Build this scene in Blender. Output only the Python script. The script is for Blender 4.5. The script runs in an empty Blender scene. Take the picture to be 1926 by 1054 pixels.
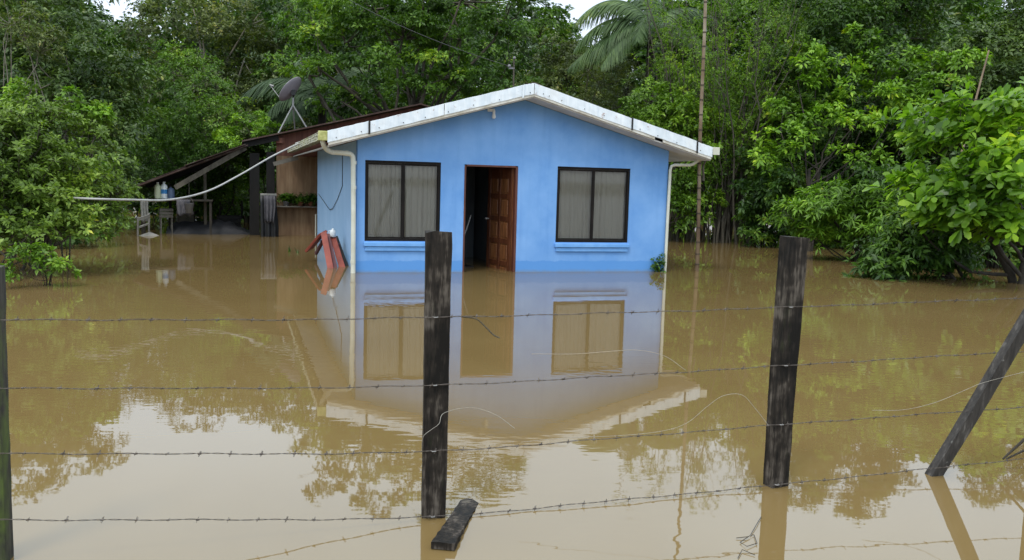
import bpy, math, random
import numpy as np
from mathutils import Vector, Matrix
R = math.radians
sc = bpy.context.scene
C = sc.collection

# ------------------------------------------------------------------ camera
EYE = 1.7                      # metres above the flood water (z = 0 is the water surface)
FPX, PITCH, ROLL = 1681.3, 0.1109, 0.0277
cam_d = bpy.data.cameras.new("camera")
cam = bpy.data.objects.new("camera", cam_d); C.objects.link(cam)
cam_d.sensor_width = 36; cam_d.lens = FPX / 1926 * 36
cam_d.clip_start = 0.05; cam_d.clip_end = 2000
cp, sp, cr, sr = math.cos(PITCH), math.sin(PITCH), math.cos(ROLL), math.sin(ROLL)
FW = np.array([0, cp, -sp]); UP = np.array([0, sp, cp]); RT = np.array([1., 0, 0])
CR = RT * cr + UP * sr; CU = -RT * sr + UP * cr
m = Matrix(((CR[0], CU[0], -FW[0], 0), (CR[1], CU[1], -FW[1], 0), (CR[2], CU[2], -FW[2], EYE), (0, 0, 0, 1)))
cam.matrix_world = m
sc.camera = cam

# ------------------------------------------------------------------ world: bright overcast sky
SUN_EL, SUN_AZ = R(58), R(205)      # azimuth measured clockwise from +Y: behind the camera, to its left
w = bpy.data.worlds.new("World"); sc.world = w; w.use_nodes = True
nt = w.node_tree; nt.nodes.clear(); N = nt.nodes.new; L = nt.links.new
out = N('ShaderNodeOutputWorld')
sky = N('ShaderNodeTexSky'); sky.sky_type = 'NISHITA'; sky.sun_disc = False
sky.sun_elevation = SUN_EL; sky.sun_rotation = SUN_AZ; sky.air_density = 1.5; sky.dust_density = 4
bg1 = N('ShaderNodeBackground'); bg1.inputs['Strength'].default_value = 0.06
L(sky.outputs[0], bg1.inputs['Color'])
geo = N('ShaderNodeTexCoord'); sep = N('ShaderNodeSeparateXYZ'); L(geo.outputs['Generated'], sep.inputs[0])
ramp = N('ShaderNodeValToRGB')       # overcast: the zenith brighter than the horizon
ramp.color_ramp.elements[0].position = 0.0; ramp.color_ramp.elements[0].color = (.40, .42, .46, 1)
ramp.color_ramp.elements[1].position = 1.0; ramp.color_ramp.elements[1].color = (1, .98, .94, 1)
e = ramp.color_ramp.elements.new(0.20); e.color = (.54, .62, .73, 1)
e = ramp.color_ramp.elements.new(0.42); e.color = (.72, .88, 1.0, 1)
L(sep.outputs['Z'], ramp.inputs[0])
nz = N('ShaderNodeTexNoise'); nz.inputs['Scale'].default_value = 2.6; nz.inputs['Detail'].default_value = 5
L(geo.outputs['Generated'], nz.inputs['Vector'])
mr = N('ShaderNodeMapRange'); mr.inputs[1].default_value = .3; mr.inputs[2].default_value = .7
mr.inputs[3].default_value = .86; mr.inputs[4].default_value = 1.12
L(nz.outputs[0], mr.inputs[0])
mulc = N('ShaderNodeVectorMath'); mulc.operation = 'SCALE'
L(ramp.outputs[0], mulc.inputs[0]); L(mr.outputs[0], mulc.inputs['Scale'])
bg2 = N('ShaderNodeBackground'); bg2.inputs['Strength'].default_value = 1.9
L(mulc.outputs[0], bg2.inputs['Color'])
mx = N('ShaderNodeMixShader'); mx.inputs[0].default_value = 0.92
L(bg1.outputs[0], mx.inputs[1]); L(bg2.outputs[0], mx.inputs[2]); L(mx.outputs[0], out.inputs[0])

# ------------------------------------------------------------------ soft sun through cloud
sd = bpy.data.lights.new("sun", 'SUN'); sd.energy = 1.4; sd.angle = R(14); sd.color = (1, .97, .92)
sun = bpy.data.objects.new("sun", sd); C.objects.link(sun)
dirv = Vector((math.sin(SUN_AZ) * math.cos(SUN_EL), math.cos(SUN_AZ) * math.cos(SUN_EL), math.sin(SUN_EL)))
sun.rotation_euler = dirv.to_track_quat('Z', 'Y').to_euler(); sun.location = (0, 0, 30)

sc.view_settings.view_transform = 'Standard'; sc.view_settings.look = 'None'
sc.view_settings.exposure = 0.12; sc.view_settings.gamma = 1; sc.view_settings.use_curve_mapping = False
sc.cycles.use_denoising = True
sc.cycles.max_bounces = 6; sc.cycles.diffuse_bounces = 3; sc.cycles.glossy_bounces = 3
sc.cycles.transmission_bounces = 4; sc.cycles.transparent_max_bounces = 6
sc.cycles.sample_clamp_indirect = 6

# ------------------------------------------------------------------ survey helpers: photo measurements to metres
def ray(px, py): return FW + CR * (px - 963) / FPX - CU * (py - 527) / FPX
def gp(px, py, z=0.):
    d = ray(px, py); return np.array([0, 0, EYE]) + d * (z - EYE) / d[2]
def pd(px, py, D):
    d = ray(px, py); return np.array([0, 0, EYE]) + d * D / d[1]
HX, HY, YAW = -2.7639, 15.7798, 0.2983
HU = np.array([math.cos(YAW), math.sin(YAW), 0]); HN = np.array([math.sin(YAW), -math.cos(YAW), 0])
H0 = np.array([HX, HY, 0])
def HW(s, t, z): return H0 + HU * s + HN * t + np.array([0, 0, z])       # house coordinates: along front, outward, up
def hs(px, py, t):
    o = H0 + HN * t; d = ray(px, py); k = ((o - np.array([0, 0, EYE])) @ HN) / (d @ HN)
    P = np.array([0, 0, EYE]) + d * k; return float((P - o) @ HU), float(P[2])

# ------------------------------------------------------------------ materials
MATS = {}
def new_mat(name):
    mt = bpy.data.materials.new(name); mt.use_nodes = True; MATS[name] = mt
    n = mt.node_tree; b = n.nodes['Principled BSDF']; return mt, n, b
def ramp_node(n, stops):
    r = n.nodes.new('ShaderNodeValToRGB'); cr_ = r.color_ramp
    cr_.elements[0].position = stops[0][0]; cr_.elements[0].color = (*stops[0][1], 1)
    cr_.elements[1].position = stops[-1][0]; cr_.elements[1].color = (*stops[-1][1], 1)
    for p, c in stops[1:-1]:
        e_ = cr_.elements.new(p); e_.color = (*c, 1)
    return r
def coords(n, scale=(1, 1, 1), kind='Object', rot=(0, 0, 0)):
    tc = n.nodes.new('ShaderNodeTexCoord'); mp = n.nodes.new('ShaderNodeMapping')
    mp.inputs['Scale'].default_value = scale; mp.inputs['Rotation'].default_value = rot
    n.links.new(tc.outputs[kind], mp.inputs[0]); return mp.outputs[0]
def noise(n, vec, scale, detail=5, rough=.6):
    t = n.nodes.new('ShaderNodeTexNoise'); t.inputs['Scale'].default_value = scale
    t.inputs['Detail'].default_value = detail; t.inputs['Roughness'].default_value = rough
    n.links.new(vec, t.inputs['Vector']); return t.outputs[0]
def bump(n, b, h, strength, dist):
    bp = n.nodes.new('ShaderNodeBump'); bp.inputs['Strength'].default_value = strength
    bp.inputs['Distance'].default_value = dist
    n.links.new(h, bp.inputs['Height']); n.links.new(bp.outputs[0], b.inputs['Normal']); return bp
def mixc(n, fac, a, bcol, mode='MIX'):
    mxn = n.nodes.new('ShaderNodeMix'); mxn.data_type = 'RGBA'; mxn.blend_type = mode
    for sock, v in ((mxn.inputs[0], fac), (mxn.inputs[6], a), (mxn.inputs[7], bcol)):
        if hasattr(v, 'is_linked') or hasattr(v, 'links'): n.links.new(v, sock)
        elif isinstance(v, tuple): sock.default_value = (*v, 1)
        else: sock.default_value = v
    return mxn.outputs[2]
def mrange(n, v, a, b_, c=0., d=1.):
    q = n.nodes.new('ShaderNodeMapRange'); q.inputs[1].default_value = a; q.inputs[2].default_value = b_
    q.inputs[3].default_value = c; q.inputs[4].default_value = d; n.links.new(v, q.inputs[0]); return q.outputs[0]
def pmat(name, stops, rough=.7, scale=4, stretch=(1, 1, 1), bmp=.2, dist=.01, metal=0., spec=.5, kind='Object'):
    mt, n, b = new_mat(name)
    v = coords(n, stretch, kind); h = noise(n, v, scale)
    r = ramp_node(n, stops); n.links.new(h, r.inputs[0]); n.links.new(r.outputs[0], b.inputs['Base Color'])
    b.inputs['Roughness'].default_value = rough; b.inputs['Metallic'].default_value = metal
    b.inputs['Specular IOR Level'].default_value = spec
    if bmp: bump(n, b, noise(n, v, scale * 4), bmp, dist)
    return mt

def leaf_mat(name, dark, mid, light, trans=.25, rough=.45):
    mt, n, b = new_mat(name)
    gi = n.nodes.new('ShaderNodeNewGeometry')
    r = ramp_node(n, [(0., dark), (.55, mid), (.93, light), (1., (light[0] * 1.5, light[1] * 1.15, light[2]))])
    v = coords(n); big = noise(n, v, .55, 2)
    add = n.nodes.new('ShaderNodeMath'); add.operation = 'MULTIPLY_ADD'; add.inputs[1].default_value = .55
    n.links.new(gi.outputs['Random Per Island'], add.inputs[0])
    n.links.new(mrange(n, big, .30, .70, -.28, .62), add.inputs[2]); n.links.new(add.outputs[0], r.inputs[0])
    n.links.new(r.outputs[0], b.inputs['Base Color']); b.inputs['Roughness'].default_value = rough
    b.inputs['Specular IOR Level'].default_value = .35
    tr = n.nodes.new('ShaderNodeBsdfTranslucent')
    tc = mixc(n, 1., r.outputs[0], (1.5, 1.7, .6), 'MULTIPLY'); n.links.new(tc, tr.inputs[0])
    ms = n.nodes.new('ShaderNodeMixShader'); ms.inputs[0].default_value = trans
    n.links.new(b.outputs[0], ms.inputs[1]); n.links.new(tr.outputs[0], ms.inputs[2])
    n.links.new(ms.outputs[0], n.nodes['Material Output'].inputs[0]); return mt

L_BUSH = leaf_mat('leaf_bush', (.050, .092, .015), (.150, .245, .034), (.32, .43, .07))
L_PALM2 = leaf_mat('leaf_palm_light', (.035, .072, .026), (.068, .125, .042), (.14, .22, .075), .3, .55)
L_MID2 = leaf_mat('leaf_mid_dull', (.022, .048, .015), (.072, .125, .032), (.18, .26, .065))
L_DARK = leaf_mat('leaf_dark', (.014, .038, .009), (.050, .112, .017), (.15, .26, .030))
L_OLIVE = leaf_mat('leaf_olive', (.034, .050, .018), (.090, .122, .036), (.19, .23, .065))
L_MID = leaf_mat('leaf_mid', (.022, .058, .010), (.078, .165, .019), (.20, .34, .034))
L_LIGHT = leaf_mat('leaf_light', (.042, .095, .011), (.135, .255, .021), (.29, .44, .040))
L_YELLOW = leaf_mat('leaf_yellowish', (.055, .12, .012), (.145, .29, .022), (.30, .46, .035))
L_BIG = leaf_mat('leaf_broad', (.045, .105, .013), (.150, .29, .024), (.34, .50, .035), .4, .32)
L_PALM = leaf_mat('leaf_palm', (.024, .048, .022), (.050, .092, .040), (.11, .17, .075), .15, .75)
L_FARHAZE = leaf_mat('leaf_far_haze', (.048, .078, .044), (.090, .142, .070), (.16, .22, .095), .15)  # pale grey-green: distance haze put into the leaf colour
BARK = pmat('bark', [(.3, (.035, .030, .022)), (.7, (.12, .105, .08))], .9, 6, (1, 1, .3), .5, .02)
BARK_D = pmat('bark_dark', [(.3, (.015, .013, .010)), (.7, (.055, .045, .034))], .9, 6, (1, 1, .3), .5, .02)
BARK_P = pmat('bark_pale', [(.3, (.10, .09, .07)), (.7, (.26, .23, .18))], .9, 6, (1, 1, .3), .5, .02)

# water: muddy brown body, glossy, faint ripples in patches
mt, n, b = new_mat('muddy_water'); WATER = mt
v1 = coords(n, (1, 1, 1))
col = ramp_node(n, [(.3, (.160, .108, .042)), (.7, (.194, .136, .056))])
n.links.new(noise(n, v1, .25, 4), col.inputs[0]); n.links.new(col.outputs[0], b.inputs['Base Color'])
b.inputs['Roughness'].default_value = .020; b.inputs['IOR'].default_value = 1.60
v2 = coords(n, (1.0, 2.2, 1), rot=(0, 0, .25)); v3 = coords(n, (6.0, 12.0, 1), rot=(0, 0, -.12))
swell = noise(n, v2, 1.1, 2, .5); fine = noise(n, v3, 1.0, 1, .5)
patch = mrange(n, noise(n, v1, .33, 2), .46, .60, .07, .80)
mm = n.nodes.new('ShaderNodeMath'); mm.operation = 'MULTIPLY'
n.links.new(fine, mm.inputs[0]); n.links.new(patch, mm.inputs[1])
ma = n.nodes.new('ShaderNodeMath'); ma.operation = 'MULTIPLY_ADD'; ma.inputs[1].default_value = .5
n.links.new(swell, ma.inputs[0]); n.links.new(mm.outputs[0], ma.inputs[2])
bump(n, b, ma.outputs[0], 1.0, .0013)

MUD = pmat('mud', [(.3, (.06, .045, .028)), (.7, (.13, .10, .06))], .9, 1.2, bmp=.4, dist=.05)

# blue painted render: faded patches, rain streaks, a darker damp band with a ragged upper edge near the water
def wall_paint(name, base, pale, damp):
    mt, n, b = new_mat(name)
    v = coords(n); vs = coords(n, (5, 5, .35))
    c1 = ramp_node(n, [(.35, base), (.66, pale)]); n.links.new(noise(n, v, 1.1, 6, .65), c1.inputs[0])
    st = mrange(n, noise(n, vs, 1.5, 4), .50, .78, 0., .32)
    c2 = mixc(n, st, c1.outputs[0], (base[0] * .75, base[1] * .8, base[2] * .85))
    sp_ = n.nodes.new('ShaderNodeSeparateXYZ'); n.links.new(v, sp_.inputs[0])
    ad = n.nodes.new('ShaderNodeMath'); ad.operation = 'MULTIPLY_ADD'; ad.inputs[1].default_value = .09
    n.links.new(noise(n, v, 5, 4), ad.inputs[0]); n.links.new(sp_.outputs['Z'], ad.inputs[2])
    band = mrange(n, ad.outputs[0], .262, .245, 0., .85)
    c3 = mixc(n, band, c2, damp)
    dirt = mrange(n, ad.outputs[0], .10, .045, 0., .45)
    c4 = mixc(n, dirt, c3, (.20, .22, .22))
    spk = mrange(n, noise(n, v, 26, 3), .70, .76, 0., .25)
    c5 = mixc(n, spk, c4, (.12, .17, .25))
    n.links.new(c5, b.inputs['Base Color']); b.inputs['Roughness'].default_value = .75
    b.inputs['Specular IOR Level'].default_value = .3
    bump(n, b, noise(n, v, 40, 5), .35, .004); return mt
BLUE = wall_paint('blue_wall_paint', (.132, .318, .680), (.210, .412, .765), (.098, .288, .66))
BLUE2 = wall_paint('blue_side_paint', (.26, .43, .66), (.32, .49, .72), (.22, .40, .64))
BLUESILL = pmat('blue_sill_paint', [(.3, (.12, .33, .72)), (.7, (.19, .42, .80))], .6, 6, bmp=.1)
INNER = pmat('inner_wall', [(.3, (.10, .12, .14)), (.7, (.15, .17, .18))], .9, 2)
mt, n, b = new_mat('white_metal'); WHITE = mt          # painted sheet metal, rain stains and rust freckles
v = coords(n); vs = coords(n, (9, 9, 1.5))
c1 = ramp_node(n, [(.3, (.62, .70, .78)), (.7, (.82, .87, .92))]); n.links.new(noise(n, vs, 1.4, 5), c1.inputs[0])
c2 = mixc(n, mrange(n, noise(n, v, 6, 6, .75), .61, .69, 0., .7), c1.outputs[0], (.30, .13, .07))
c3 = mixc(n, mrange(n, noise(n, v, 2.2, 4), .58, .78, 0., .35), c2, (.55, .56, .54))
n.links.new(c3, b.inputs['Base Color']); b.inputs['Roughness'].default_value = .4
b.inputs['Specular IOR Level'].default_value = .4; bump(n, b, noise(n, v, 3, 2), .5, .03)
TRIM = pmat('cream_trim', [(.3, (.42, .38, .30)), (.55, (.62, .60, .54)), (.72, (.74, .73, .68))], .6, 5, bmp=.15)
SOFFIT = pmat('soffit_board', [(.3, (.47, .45, .43)), (.7, (.62, .61, .59))], .8, 3, bmp=.1)
PVC = pmat('pvc_pipe', [(.3, (.52, .52, .42)), (.7, (.68, .69, .62))], .45, 3, bmp=.05)
RUSTROOF = pmat('rusty_roof_sheet', [(.3, (.022, .012, .010)), (.5, (.060, .030, .022)), (.75, (.11, .095, .085))], .8, 3, bmp=.3)
REDBOARD = pmat('red_brown_board', [(.3, (.085, .030, .020)), (.7, (.18, .070, .045))], .8, 2.5, (5, 5, .6), .3)
BROWNWALL = pmat('brown_plywood', [(.3, (.13, .075, .040)), (.5, (.21, .128, .070)), (.7, (.27, .18, .105))], .85, 2.2, (4, 4, .5), .3)
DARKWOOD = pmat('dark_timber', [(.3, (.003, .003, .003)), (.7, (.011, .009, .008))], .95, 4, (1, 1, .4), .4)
GREYWOOD = pmat('grey_timber', [(.3, (.06, .052, .042)), (.7, (.17, .155, .13))], .85, 5, (.4, 1, 1), .4)
FRAME = pmat('bronze_window_frame', [(.3, (.006, .005, .004)), (.7, (.014, .010, .009))], .65, 5, bmp=0, spec=.2)
DOORWOOD = pmat('varnished_door_wood', [(.3, (.040, .012, .006)), (.55, (.10, .032, .013)), (.75, (.17, .062, .026))], .38, 3.0, (6, 6, .8), .2)
DOORPANEL = pmat('varnished_panel_wood', [(.3, (.08, .028, .010)), (.55, (.20, .080, .030)), (.78, (.34, .16, .065))], .35, 3.0, (7, 7, .7), .2)
DFRAME = pmat('door_frame_wood', [(.3, (.070, .020, .012)), (.7, (.14, .045, .027))], .5, 4, (3, 3, .5), .2)
mt, n, b = new_mat('curtain_cloth'); CURT = mt
b.inputs['Base Color'].default_value = (.56, .53, .47, 1); b.inputs['Roughness'].default_value = .95
bump(n, b, noise(n, coords(n, (1, 1, .05)), 60, 3), .3, .01)
mt, n, b = new_mat('window_glass'); GLASS = mt
gl = n.nodes.new('ShaderNodeBsdfGlossy'); gl.inputs['Roughness'].default_value = .03; gl.inputs[0].default_value = (.9, .92, .95, 1)
tp = n.nodes.new('ShaderNodeBsdfTransparent'); tp.inputs[0].default_value = (.86, .86, .84, 1)
fr = n.nodes.new('ShaderNodeFresnel'); fr.inputs[0].default_value = 1.5
ms = n.nodes.new('ShaderNodeMixShader'); n.links.new(fr.outputs[0], ms.inputs[0])
n.links.new(tp.outputs[0], ms.inputs[1]); n.links.new(gl.outputs[0], ms.inputs[2])
n.links.new(ms.outputs[0], n.nodes['Material Output'].inputs[0])
# wet weathered fence timber
mt, n, b = new_mat('weathered_post'); POST = mt
v = coords(n, (9, 9, 1.1)); v0 = coords(n, (1, 1, 1))
c1 = ramp_node(n, [(.36, (.006, .005, .004)), (.52, (.024, .019, .015)), (.68, (.11, .094, .078))])
mg = n.nodes.new('ShaderNodeMath'); mg.operation = 'ADD'
n.links.new(noise(n, v, 3.5, 7, .7), mg.inputs[0]); n.links.new(mrange(n, noise(n, v0, 4.5, 3), .35, .65, -.20, .14), mg.inputs[1])
n.links.new(mg.outputs[0], c1.inputs[0])
c2 = mixc(n, mrange(n, noise(n, coords(n, (3, 3, 1)), 3, 5), .60, .72, 0., .35), c1.outputs[0], (.045, .060, .022))
n.links.new(c2, b.inputs['Base Color']); b.inputs['Roughness'].default_value = .72; b.inputs['Specular IOR Level'].default_value = .22
bump(n, b, noise(n, v, 5, 7, .7), .8, .006)
mt, n, b = new_mat('lichened_post'); POSTG = mt
c1 = ramp_node(n, [(.35, (.014, .012, .011)), (.55, (.045, .040, .036)), (.72, (.14, .13, .12))])
vv = coords(n, (8, 8, 1.2)); n.links.new(noise(n, vv, 3, 7, .7), c1.inputs[0])
c2 = mixc(n, mrange(n, noise(n, coords(n), 22, 4), .66, .72, 0., .45), c1.outputs[0], (.26, .26, .24))
n.links.new(c2, b.inputs['Base Color']); b.inputs['Roughness'].default_value = .8; bump(n, b, noise(n, vv, 5, 6), .8, .006)
mt, n, b = new_mat('mossy_post'); POSTM = mt
c1 = ramp_node(n, [(.40, (.012, .012, .010)), (.6, (.045, .042, .034))]); n.links.new(noise(n, coords(n, (8, 8, 1)), 3, 7, .7), c1.inputs[0])
c2 = mixc(n, mrange(n, noise(n, coords(n, (2, 2, 1)), 2.6, 4), .46, .62, 0., .8), c1.outputs[0], (.07, .11, .012))
n.links.new(c2, b.inputs['Base Color']); b.inputs['Roughness'].default_value = .8; bump(n, b, noise(n, coords(n, (8, 8, 1)), 5, 6), .8, .006)
WIRE = pmat('galvanised_wire', [(.3, (.05, .04, .034)), (.7, (.15, .13, .115))], .55, 30, bmp=0, metal=.3)
PALEWIRE = pmat('pale_bare_wire', [(.3, (.26, .24, .20)), (.7, (.42, .40, .35))], .5, 30, bmp=0, metal=.2)
BLACK = pmat('black_plastic', [(.3, (.006, .006, .007)), (.7, (.014, .014, .015))], .5, 5, bmp=0)
DISH = pmat('dish_grey_paint', [(.3, (.22, .205, .24)), (.7, (.33, .31, .35))], .5, 3, bmp=0)
STEEL = pmat('galvanised_tube', [(.3, (.22, .22, .22)), (.7, (.38, .38, .38))], .5, 6, bmp=0, metal=.2)
HOSE = pmat('pale_hose', [(.3, (.30, .30, .30)), (.7, (.42, .42, .41))], .5, 4, bmp=0)
REDWOOD = pmat('red_painted_wood', [(.3, (.17, .030, .020)), (.7, (.33, .070, .045))], .55, 5, (1, 1, .5), .2)
REDSHADE = pmat('shaded_red_wood', [(.3, (.10, .035, .042)), (.7, (.17, .07, .075))], .6, 5, (1, 1, .5), .2)  # shaded copy of the bench red, the shade put into a purplish colour
WHITEPL = pmat('white_plastic', [(.3, (.62, .66, .68)), (.7, (.78, .80, .80))], .4, 3, bmp=0)
GREYPL = pmat('grey_plastic', [(.3, (.12, .12, .13)), (.7, (.20, .20, .21))], .5, 3, bmp=0)
YELPL = pmat('pale_yellow_plastic', [(.3, (.42, .46, .28)), (.7, (.56, .58, .40))], .4, 3, bmp=0)
BLUEPL = pmat('blue_plastic', [(.3, (.03, .17, .42)), (.7, (.05, .25, .55))], .4, 3, bmp=0)
DIMBLUE = pmat('dim_blue_plastic', [(.3, (.07, .10, .18)), (.7, (.12, .17, .27))], .4, 3, bmp=0)
GARMENT = pmat('grey_cloth', [(.3, (.05, .05, .06)), (.7, (.14, .13, .14))], .95, 6, bmp=.3)
PALECLOTH = pmat('pale_cloth', [(.3, (.16, .155, .14)), (.7, (.34, .33, .30))], .95, 6, bmp=.3)
TARP = pmat('dark_tarpaulin', [(.3, (.006, .006, .008)), (.7, (.022, .022, .026))], .7, 2.5, bmp=.5, dist=.04)
TERRA = pmat('clay_pot', [(.3, (.14, .05, .03)), (.7, (.24, .10, .06))], .8, 6, bmp=.1)
BAMBOO = pmat('bamboo_cane', [(.3, (.085, .050, .030)), (.5, (.17, .115, .065)), (.7, (.34, .29, .22))], .55, 2.2, (1, 1, .4), .1)
NODE = pmat('bamboo_node', [(.3, (.03, .020, .014)), (.7, (.07, .05, .035))], .8, 5, bmp=0)
# mossy gutter: pale with a grid of mildew spots
mt, n, b = new_mat('mildewed_gutter'); GUTTER = mt
v = coords(n, (1, 1, 1)); vo = n.nodes.new('ShaderNodeTexVoronoi'); vo.inputs['Scale'].default_value = 1.0
vo.inputs['Randomness'].default_value = .45; n.links.new(coords(n, (14, 3.4, 24)), vo.inputs['Vector'])
k1 = mrange(n, vo.outputs['Distance'], .26, .44, 0., 1.)
c1 = mixc(n, k1, (.62, .62, .53), (.13, .12, .07))
c2 = mixc(n, mrange(n, noise(n, v, 3, 5), .50, .66, 0., .6), c1, (.40, .42, .13))
n.links.new(c2, b.inputs['Base Color']); b.inputs['Roughness'].default_value = .7
MOSSCAP = pmat('mossy_gutter_cap', [(.3, (.26, .28, .08)), (.5, (.46, .46, .18)), (.7, (.60, .60, .40))], .8, 9, bmp=.2)

# ------------------------------------------------------------------ mesh helpers
class MB:
    def __init__(s): s.v = []; s.f = []; s.sm = []
    def add(s, vs, fs, smooth=False):
        o = len(s.v); s.v += [tuple(map(float, p)) for p in vs]
        s.f += [tuple(i + o for i in f) for f in fs]; s.sm += [smooth] * len(fs)
    def box(s, c, d, M=None):
        """centre c, size d, M optional 3x3 axes (rows = local axes)"""
        x, y, z = d[0] / 2, d[1] / 2, d[2] / 2
        P = np.array([(-x, -y, -z), (x, -y, -z), (x, y, -z), (-x, y, -z), (-x, -y, z), (x, -y, z), (x, y, z), (-x, y, z)])
        if M is not None: P = P @ np.array(M)
        s.add(P + np.array(c), [(0, 3, 2, 1), (4, 5, 6, 7), (0, 1, 5, 4), (1, 2, 6, 5), (2, 3, 7, 6), (3, 0, 4, 7)])
    def beam(s, a, b_, w_, h_, up=(0, 0, 1)):
        """rectangular bar from a to b, w across, h along the up direction"""
        a = np.array(a, float); b_ = np.array(b_, float); d = b_ - a; ln = np.linalg.norm(d); d /= ln
        x = np.cross(d, up); x /= np.linalg.norm(x); z = np.cross(x, d)
        s.box((a + b_) / 2, (w_, ln, h_), [x, d, z])
    def tube(s, pts, r, n_=8, cap=True):
        pts = [np.array(p, float) for p in pts]; rs = r if hasattr(r, '__len__') else [r] * len(pts)
        vs = []; fs = []; prev = None
        for i, p in enumerate(pts):
            d = pts[min(i + 1, len(pts) - 1)] - pts[max(i - 1, 0)]; d = d / (np.linalg.norm(d) + 1e-9)
            if prev is None:
                ref = np.array([0, 0, 1.]) if abs(d[2]) < .9 else np.array([1., 0, 0]); x = np.cross(d, ref)
            else: x = prev - d * (prev @ d)
            x /= (np.linalg.norm(x) + 1e-9); prev = x; y = np.cross(d, x)
            for k in range(n_):
                a = 2 * math.pi * k / n_; vs.append(p + rs[i] * (x * math.cos(a) + y * math.sin(a)))
        for i in range(len(pts) - 1):
            for k in range(n_):
                a, b_ = i * n_ + k, i * n_ + (k + 1) % n_; fs.append((a, b_, b_ + n_, a + n_))
        s.add(vs, fs, True)
        if cap:
            s.add(vs[:n_], [tuple(range(n_))[::-1]]); s.add(vs[-n_:], [tuple(range(n_))])
    def lathe(s, prof, c=(0, 0, 0), n_=16, M=None):
        vs = []; fs = []
        for r_, z in prof:
            for k in range(n_):
                a = 2 * math.pi * k / n_; vs.append((r_ * math.cos(a), r_ * math.sin(a), z))
        for i in range(len(prof) - 1):
            for k in range(n_):
                a, b_ = i * n_ + k, i * n_ + (k + 1) % n_; fs.append((a, b_, b_ + n_, a + n_))
        vs = np.array(vs)
        if M is not None: vs = vs @ np.array(M)
        s.add(vs + np.array(c), fs, True)
    def build(s, name, mat, parent=None, org=(0, 0, 0)):
        """org: origin of the object in the coordinates the vertices are written in"""
        me = bpy.data.meshes.new(name); org = np.array(org, float)
        me.from_pydata([tuple(np.array(p) - org) for p in s.v], [], s.f); me.update()
        me.polygons.foreach_set('use_smooth', s.sm)
        me.materials.append(mat)
        o = bpy.data.objects.new(name, me); C.objects.link(o)
        if parent is not None: o.parent = parent
        else: o.location = tuple(org)
        return o
def tag(o, label=None, cat=None, group=None, kind=None):
    if label: o['label'] = label
    if cat: o['category'] = cat
    if group: o['group'] = group
    if kind: o['kind'] = kind
    return o
def thing(name, loc, label, cat, group=None, rz=0.):
    o = bpy.data.objects.new(name, None); C.objects.link(o); o.location = tuple(map(float, loc))
    o.rotation_euler = (0, 0, rz); o.empty_display_size = .2
    return tag(o, label, cat, group)
def bevel(o, wd=.004, seg=2):
    md = o.modifiers.new('bevel', 'BEVEL'); md.width = wd; md.segments = seg; md.limit_method = 'ANGLE'; return o
def npmesh(name, V, F, mat, parent=None, smooth=False):
    """V (n,3) array, F (m,k) array, all faces with k corners"""
    me = bpy.data.meshes.new(name); k = F.shape[1]
    me.vertices.add(len(V)); me.vertices.foreach_set('co', V.astype(np.float32).ravel())
    me.loops.add(F.size); me.loops.foreach_set('vertex_index', F.astype(np.int32).ravel())
    me.polygons.add(len(F)); me.polygons.foreach_set('loop_start', np.arange(0, F.size, k, dtype=np.int32))
    me.polygons.foreach_set('loop_total', np.full(len(F), k, dtype=np.int32))
    me.update(calc_edges=True); me.materials.append(mat)
    if smooth: me.polygons.foreach_set('use_smooth', np.ones(len(F), dtype=bool))
    o = bpy.data.objects.new(name, me); C.objects.link(o)
    if parent is not None: o.parent = parent
    return o

# ------------------------------------------------------------------ setting: ground under the flood, water
xs = np.concatenate([np.linspace(-600, -70, 14), np.linspace(-60, 60, 61), np.linspace(70, 600, 14)])
ys = np.concatenate([np.linspace(-300, -12, 10), np.linspace(-10, 120, 66), np.linspace(130, 900, 14)])
rg = np.random.default_rng(3)
X, Y = np.meshgrid(xs, ys)
Z = -.75 + .10 * np.sin(X * .7 + 1) * np.cos(Y * .6) + rg.normal(0, .03, X.shape)
rise = np.clip((Y - 62) / 40, 0, 1) ** 1.3 * 3.2 + np.clip((Y - 130) / 500, 0, 1) * 22
Z = Z + rise + np.clip((np.abs(X) - 60) / 60, 0, 1) * 2.2
V = np.stack([X.ravel(), Y.ravel(), Z.ravel()], 1); nx = len(xs)
I = np.arange(len(V)).reshape(X.shape)
F = np.stack([I[:-1, :-1].ravel(), I[:-1, 1:].ravel(), I[1:, 1:].ravel(), I[1:, :-1].ravel()], 1)
g = npmesh('ground', V, F, MUD, smooth=True); tag(g, kind='structure')
wm = MB(); wm.add([(-600, -300, 0), (600, -300, 0), (600, 110, 0), (-600, 110, 0)], [(0, 1, 2, 3)])
tag(wm.build('flood_water', WATER), kind='structure')

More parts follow.
